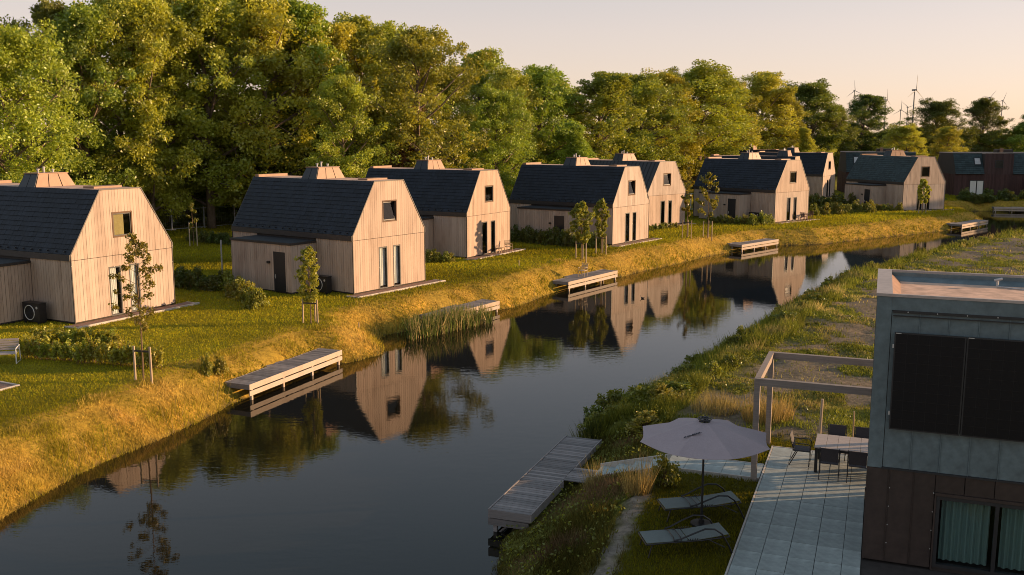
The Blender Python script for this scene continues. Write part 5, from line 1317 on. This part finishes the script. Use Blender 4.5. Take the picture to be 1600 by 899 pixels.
for k in range(52):       # bushes along the right waterline
    f = g.random(); i = int(np.interp(f, [0, 1], [4, 14.99])); a_, b_ = np.array(WR[i]), np.array(WR[i + 1]); p = a_ + (b_ - a_) * g.random(); nrm = np.array([(b_ - a_)[1], -(b_ - a_)[0]]); nrm = nrm / np.linalg.norm(nrm)
    q_ = p - nrm * g.uniform(.3, 3.0)
    if canal_distance([q_[0]], [q_[1]])[0][0] < .2: q_ = p + nrm * g.uniform(.3, 3.0)
    u_, n_ = to_t(q_[0], q_[1])
    if u_ > -7 and n_ < 1.5: continue
    shrub(q_[0], q_[1], g.uniform(.4, .75), g.uniform(.35, .8), (LM, LY, (.7, .75, .6))[k % 3], 'green bush on the right bank along the water', 'bushes along the right waterline', k)

# fence of mesh panels behind the gap between the two left cottages
def mesh_fence(p0, p1, n, label):
    p0 = np.array(p0); p1 = np.array(p1); ln = float(np.hypot(*(p1 - p0))); an = math.atan2(*(p1 - p0)[::-1])
    t = thing('mesh_fence', label, 'fence', (p0[0], p0[1], 0), an); h = 2.0; w = ln / n
    for k in range(n):
        mb = MB(); mb.tube([(k * w + .06, 0, .12), (k * w + .06, 0, h), (k * w + w - .06, 0, h), (k * w + w - .06, 0, .12), (k * w + .06, 0, .12)],   .04, 6)
        f = link('panel_frame', mb.mesh('panel_frame', M['steel']), t)
        mb = MB()
        for q_ in range(1, 16): mb.tube([(k * w + q_ * w / 16, 0, .14), (k * w + q_ * w / 16, 0, h - .02)], .004, 3, False)
        for q_ in range(1, 6): mb.tube([(k * w + .08, .005, .12 + q_ * .31), (k * w + w - .08, .005, .12 + q_ * .31)], .004, 3, False)
        link('wire_mesh', mb.mesh('wire_mesh', M['steel']), f)
    for k in range(n + 1):
        mb = MB(); mb.tube([(k * w, .0, 0), (k * w, .0, h + .12)], .06, 8); mb.box(k * w - .35, -.11, 0, k * w + .35, .11, .13); link('fence_post', mb.mesh('fence_post', M['steel']), t)
mesh_fence((-40, 85.5), (-26.2, 101.5), 6, 'temporary steel mesh fence behind the gap between the two left cottages')
mesh_fence((-9.5, 104.0), (4.0, 113.0), 5, 'steel mesh fence seen between the shadow mottled cottage and its right neighbour')
mesh_fence((19.5, 116.0), (27.0, 124.0), 3, 'steel mesh fence behind the sparse saplings')
dp = thing('downpipe_stand', 'slim pale pole on a flat base behind the white curtained cottage', 'pole', (-18.6, 61.2, 0), 0)
mb = MB(); mb.tube([(0, 0, 0), (0, 0, 2.6)], .05, 8); link('pole', mb.mesh('pole', M['steel']), dp); link('base_plate', boxmesh('base_plate', (-.5, -.3, -.02, .35, .3, .05), M['kerb']), dp)

# ------------------------------------------------------------------ grass, bank growth, reeds
def blades(x, y, z, h, w, lean, col, g):
    n = len(x); az = g.random(n) * 6.283; la = g.random(n) * 6.283
    dx, dy = np.cos(az) * w / 2, np.sin(az) * w / 2; lx, ly = np.cos(la) * lean * h, np.sin(la) * lean * h
    b0 = np.stack([x - dx, y - dy, z - .03], 1); b1 = np.stack([x + dx, y + dy, z - .03], 1); tp = np.stack([x + lx, y + ly, z + h], 1)
    return np.stack([b0, b1, tp], 1), col
def in_frame_samples(n, r0, r1, g, t0=-.66, t1=.66):
    r = np.exp(g.uniform(math.log(r0), math.log(r1), n)); t = g.uniform(t0, t1, n); return r * t, r, r
def cover(n, seed):
    g = np.random.default_rng(seed); x, y, r = in_frame_samples(n, 17.5, 150, g)
    col, d, left, u, nn, lawnR, sandR, (k1, k2, k3) = region_colors(x, y)
    ok = (d > -.15)
    for h in HOUSES:
        a, b_ = house_local(x, y, h); ok &= ~((a > -.1) & (a < HW + .1) & (b_ > -.1) & (b_ < HL + .1)) & ~((a > EX) & (a < .1) & (b_ > EY0) & (b_ < EY1)) & ~((a > -.62) & (a < HW + .77) & (b_ > -.98) & (b_ < 0))
    ok &= ~((u > -.08) & (u < 5.2) & (nn < .06)) & ~((u > -2.75) & (u < 0) & (nn < -1.7) & (nn > -2.95)) & ~((u > -4.85) & (u < -2.6) & (nn < -1.75) & (nn > -2.95))
    ok &= ~((u > -6.9) & (u < -4.7) & (nn > -5.9) & (nn < 1.1) & ((u < -5.55) | ((nn > -3.0) & (nn < -1.8))))
    a, b_ = (x + 18.95) * math.cos(R(62)) + (y - 34) * math.sin(R(62)), -(x + 18.95) * math.sin(R(62)) + (y - 34) * math.cos(R(62))
    ok &= ~((a > -3) & (a < 1.1) & (b_ > -.1) & (b_ < 4))
    for j in JETTIES:
        c = np.array(j['c']); e = np.array(j['e']); ln = np.hypot(*(e - c)); di = (e - c) / ln; nq = np.array([-di[1], di[0]])
        aa = (x - c[0]) * di[0] + (y - c[1]) * di[1]; bb = (x - c[0]) * nq[0] + (y - c[1]) * nq[1]
        ok &= ~((aa > -.05) & (aa < ln + .05) & (bb > -.1) & (bb < j['w'] + .1)) & ~((aa > j['g'][0] * ln) & (aa < j['g'][1] * ln) & (bb > 0) & (bb < j['w'] + j['gl']))
    return g, x, y, r, col, d, left, u, nn, lawnR, sandR, k1, k2, k3, ok
Vs, Cs = [], {}
def emit(name, label, cat, v, c):
    o = link(name, np_mesh(name, v, 3, M['blade'], col=c), label=label, cat=cat, kind='stuff'); return o
# lawn
g, x, y, r, col, d, left, u, nn, lawnR, sandR, k1, k2, k3, ok = cover(1100000, 51)
m_ = ok & ((left & (d > 2.0)) | lawnR) & (d < 45)
x, y, r, k1, k2, k3 = x[m_], y[m_], r[m_], k1[m_], k2[m_], k3[m_]; n = len(x)
w = np.maximum(.012, r * .0011); h = np.maximum(.06, r * .0016) * g.uniform(.5, 1.5, n)
pt = np.clip((vnoise(x, y, .8, 12) - .35) * 2, 0, 1)
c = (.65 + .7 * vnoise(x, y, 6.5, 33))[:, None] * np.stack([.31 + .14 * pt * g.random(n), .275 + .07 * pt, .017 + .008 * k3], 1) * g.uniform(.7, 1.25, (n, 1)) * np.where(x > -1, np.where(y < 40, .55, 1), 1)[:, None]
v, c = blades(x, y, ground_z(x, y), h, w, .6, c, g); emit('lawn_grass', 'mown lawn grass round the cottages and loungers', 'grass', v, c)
# left bank: long, partly dry grass
g, x, y, r, col, d, left, u, nn, lawnR, sandR, k1, k2, k3, ok = cover(1700000, 52)
edge = 2.3 + (k1 - .5) * 1.4
m_ = ok & left & (d < edge) & (g.random(len(x)) < .8)
x, y, r, k1, k2, k3, d = x[m_], y[m_], r[m_], k1[m_], k2[m_], k3[m_], d[m_]; n = len(x)
w = np.maximum(.014, r * .0009); tall = np.where(d < .9, 1.5, 1.0)
h = g.uniform(.05, .2, n) * (.3 + 1.1 * vnoise(x, y, .6, 14)) * tall
dry = np.clip((vnoise(x, y, .9, 15) * .6 + vnoise(x, y, 2.6, 16) * .6 - .46) * 2.0, 0, 1)[:, None]
dry = np.where(y[:, None] > 95, dry * .35, dry)
dry = np.where(d[:, None] < .7, dry * .6, dry)
c = (np.array([[.34, .285, .03]]) * (1 - dry) + np.array([[.68, .46, .13]]) * dry) * g.uniform(.6, 1.3, (n, 1)) * (.75 + .5 * vnoise(x, y, .45, 29))[:, None]
v, c = blades(x, y, ground_z(x, y), h, w, .55, c, g); emit('bank_grass', 'long golden grass on the sunlit left bank', 'grass', v, c)
# right bank growth and weedy plot
g, x, y, r, col, d, left, u, nn, lawnR, sandR, k1, k2, k3, ok = cover(900000, 53)
wk = vnoise(x, y, 1.3, 5) * .5 + vnoise(x, y, 4, 6) * .3 + vnoise(x, y, .5, 8) * .2
strip = (d < 3.4 + (k2 - .5) * 2)
m_ = ok & ~left & ~lawnR & ((strip & ~sandR) | (wk > .47) | (g.random(len(x)) < .06)) & (~sandR | (g.random(len(x)) < .12)) & (d < 70)
x, y, r, k1, k2, k3, d, strip, u, nn = [q_[m_] for q_ in (x, y, r, k1, k2, k3, d, strip, u, nn)]; n = len(x)
w = np.maximum(.016, r * .0011); cl = vnoise(x, y, .8, 18)
h = np.where(strip, g.uniform(.12, .65, n) * (.3 + 1.0 * cl), g.uniform(.04, .16, n) * (.4 + 1.2 * cl))
h = np.where(strip & (u > -7.2) & (nn < 1.5), h * np.where(u < -4.6, .3, .6), h)
dry = np.clip((vnoise(x, y, 1.1, 19) - .55) * 3.5, 0, 1)[:, None]
c = (np.array([[.22, .235, .035]]) * (1 - dry) + np.array([[.46, .37, .13]]) * dry) * g.uniform(.6, 1.3, (n, 1)) * (.55 + .8 * vnoise(x, y, 1.7, 28))[:, None]
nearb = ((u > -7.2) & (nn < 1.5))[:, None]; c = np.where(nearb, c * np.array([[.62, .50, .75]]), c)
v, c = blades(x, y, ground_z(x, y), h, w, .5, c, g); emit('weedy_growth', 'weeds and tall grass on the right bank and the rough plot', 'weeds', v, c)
# leafy weeds on the rough plot and bank
g, x, y, r, col, d, left, u, nn, lawnR, sandR, k1, k2, k3, ok = cover(60000, 54)
wk = vnoise(x, y, 1.3, 5) * .5 + vnoise(x, y, 4, 6) * .3 + vnoise(x, y, .5, 8) * .2
m_ = ok & ~left & ~lawnR & ~sandR & ((d < 3.6) | (wk > .5)) & (d < 70) & ((y > 33) | (g.random(len(x)) < .2))
x, y, r, d = x[m_], y[m_], r[m_], d[m_]; n = len(x)
sz = np.where(d < 3.6, .22, .10) * g.uniform(.6, 1.3, n)
q, tt = leaf_quads(np.stack([x, y, ground_z(x, y) + sz * .6], 1), sz, g.random(n), 8, .055, g, .8)
o = link('leafy_weeds', np_mesh('leafy_weeds', q, 4, M['leaf_young'], tint=tt), label='low leafy weeds scattered over the rough plot and right bank', cat='weeds', kind='stuff'); o['crown_tone'] = (.8, .85, .7)
# golden tussocks on the right
g = np.random.default_rng(55)
def tussock(x0, y0, n, rad, hh, colr, name, label, cat='grass', lean=.35, w=.018):
    lean = lean * g.uniform(.1, 1.6, n)
    a = g.random(n) * 6.283; rr_ = np.sqrt(g.random(n)) * rad; xx, yy = x0 + np.cos(a) * rr_, y0 + np.sin(a) * rr_
    h = hh * g.uniform(.25, 1.15, n); c = np.array([colr]) * g.uniform(.65, 1.3, (n, 1))
    az = g.random(n) * 6.283; dx, dy = np.cos(az) * w / 2, np.sin(az) * w / 2; la = np.arctan2(yy - y0, xx - x0) + g.normal(0, 1.2, n)
    z = ground_z(xx, yy); lx, ly = np.cos(la) * lean * h, np.sin(la) * lean * h
    v = np.stack([np.stack([xx - dx, yy - dy, z - .02], 1), np.stack([xx + dx, yy + dy, z - .02], 1), np.stack([xx + lx, yy + ly, z + h], 1)], 1)
    link(name, np_mesh(name, v, 3, M['blade'], col=c), None, None, None, label, cat)
tussock(3.35, 24.3, 420, .32, .95, (.42, .31, .11), 'grass_tussock', 'golden grass tussock by the sand strip below the steps')
tussock(2.3, 25.9, 160, .25, .8, (.32, .26, .10), 'grass_tussock', 'tall pale grass tuft beside the leafy bush at the steps')
tussock(8.4, 30.6, 900, .8, .8, (.42, .30, .10), 'grass_tussock', 'broad golden grass tussock between the pergola posts')
tussock(6.9, 31.6, 700, .8, .6, (.36, .28, .10), 'grass_tussock', 'golden grass tussock behind the pergola, nearer the water')
tussock(2.75, 31.9, 260, .26, .75, (.05, .065, .02), 'rush_clump', 'dark spiky rush clump at the far end of the L-shaped jetty', 'rushes', .45, .02)
# reed bed at the half hidden jetty
g = np.random.default_rng(56); n = 900
f = .22 + .78 * g.random(n) ** .9; xx = -6.6 + f * 5.2 + g.normal(0, .25, n); yy = 49.0 + f * 6.6 - g.random(n) * 1.6 + .3
keep = canal_distance(xx, yy)[0] < .5; xx, yy, f = xx[keep], yy[keep], f[keep]; n = len(xx)
h = g.uniform(.7, 1.85, n) * np.where(f > .75, .75, 1); c = np.where(g.random((n, 1)) < .35, np.array([[.46, .36, .16]]), np.array([[.14, .18, .045]])) * g.uniform(.6, 1.3, (n, 1))
v, c = blades(xx, yy, np.full(n, ZW - .1), h, np.full(n, .05), .16, c, g)
v2, c2 = blades(xx, yy, np.full(n, ZW - .1) + h * .35, h * .5, np.full(n, .045), .5, c, g)
emit('reeds', 'bed of green and straw coloured reeds standing in the water', 'reeds', np.concatenate([v, v2]), np.concatenate([c, c2]))
# reed stems along the left waterline
g, x, y, r, col, d, left, u, nn, lawnR, sandR, k1, k2, k3, ok = cover(60000, 57)
m_ = ok & left & (d < .5) & (vnoise(x, y, 1.5, 22) > .45)
x, y, r = x[m_], y[m_], r[m_]; n = len(x)
h = g.uniform(.4, 1.0, n); c = np.where(g.random((n, 1)) < .5, np.array([[.36, .27, .11]]), np.array([[.12, .13, .03]])) * g.uniform(.7, 1.3, (n, 1))
v, c = blades(x, y, np.maximum(ground_z(x, y), ZW - .05), h, np.maximum(.018, r * .0007), .25, c, g); emit('waterside_stems', 'thin reed stems along the left waterline', 'reeds', v, c)
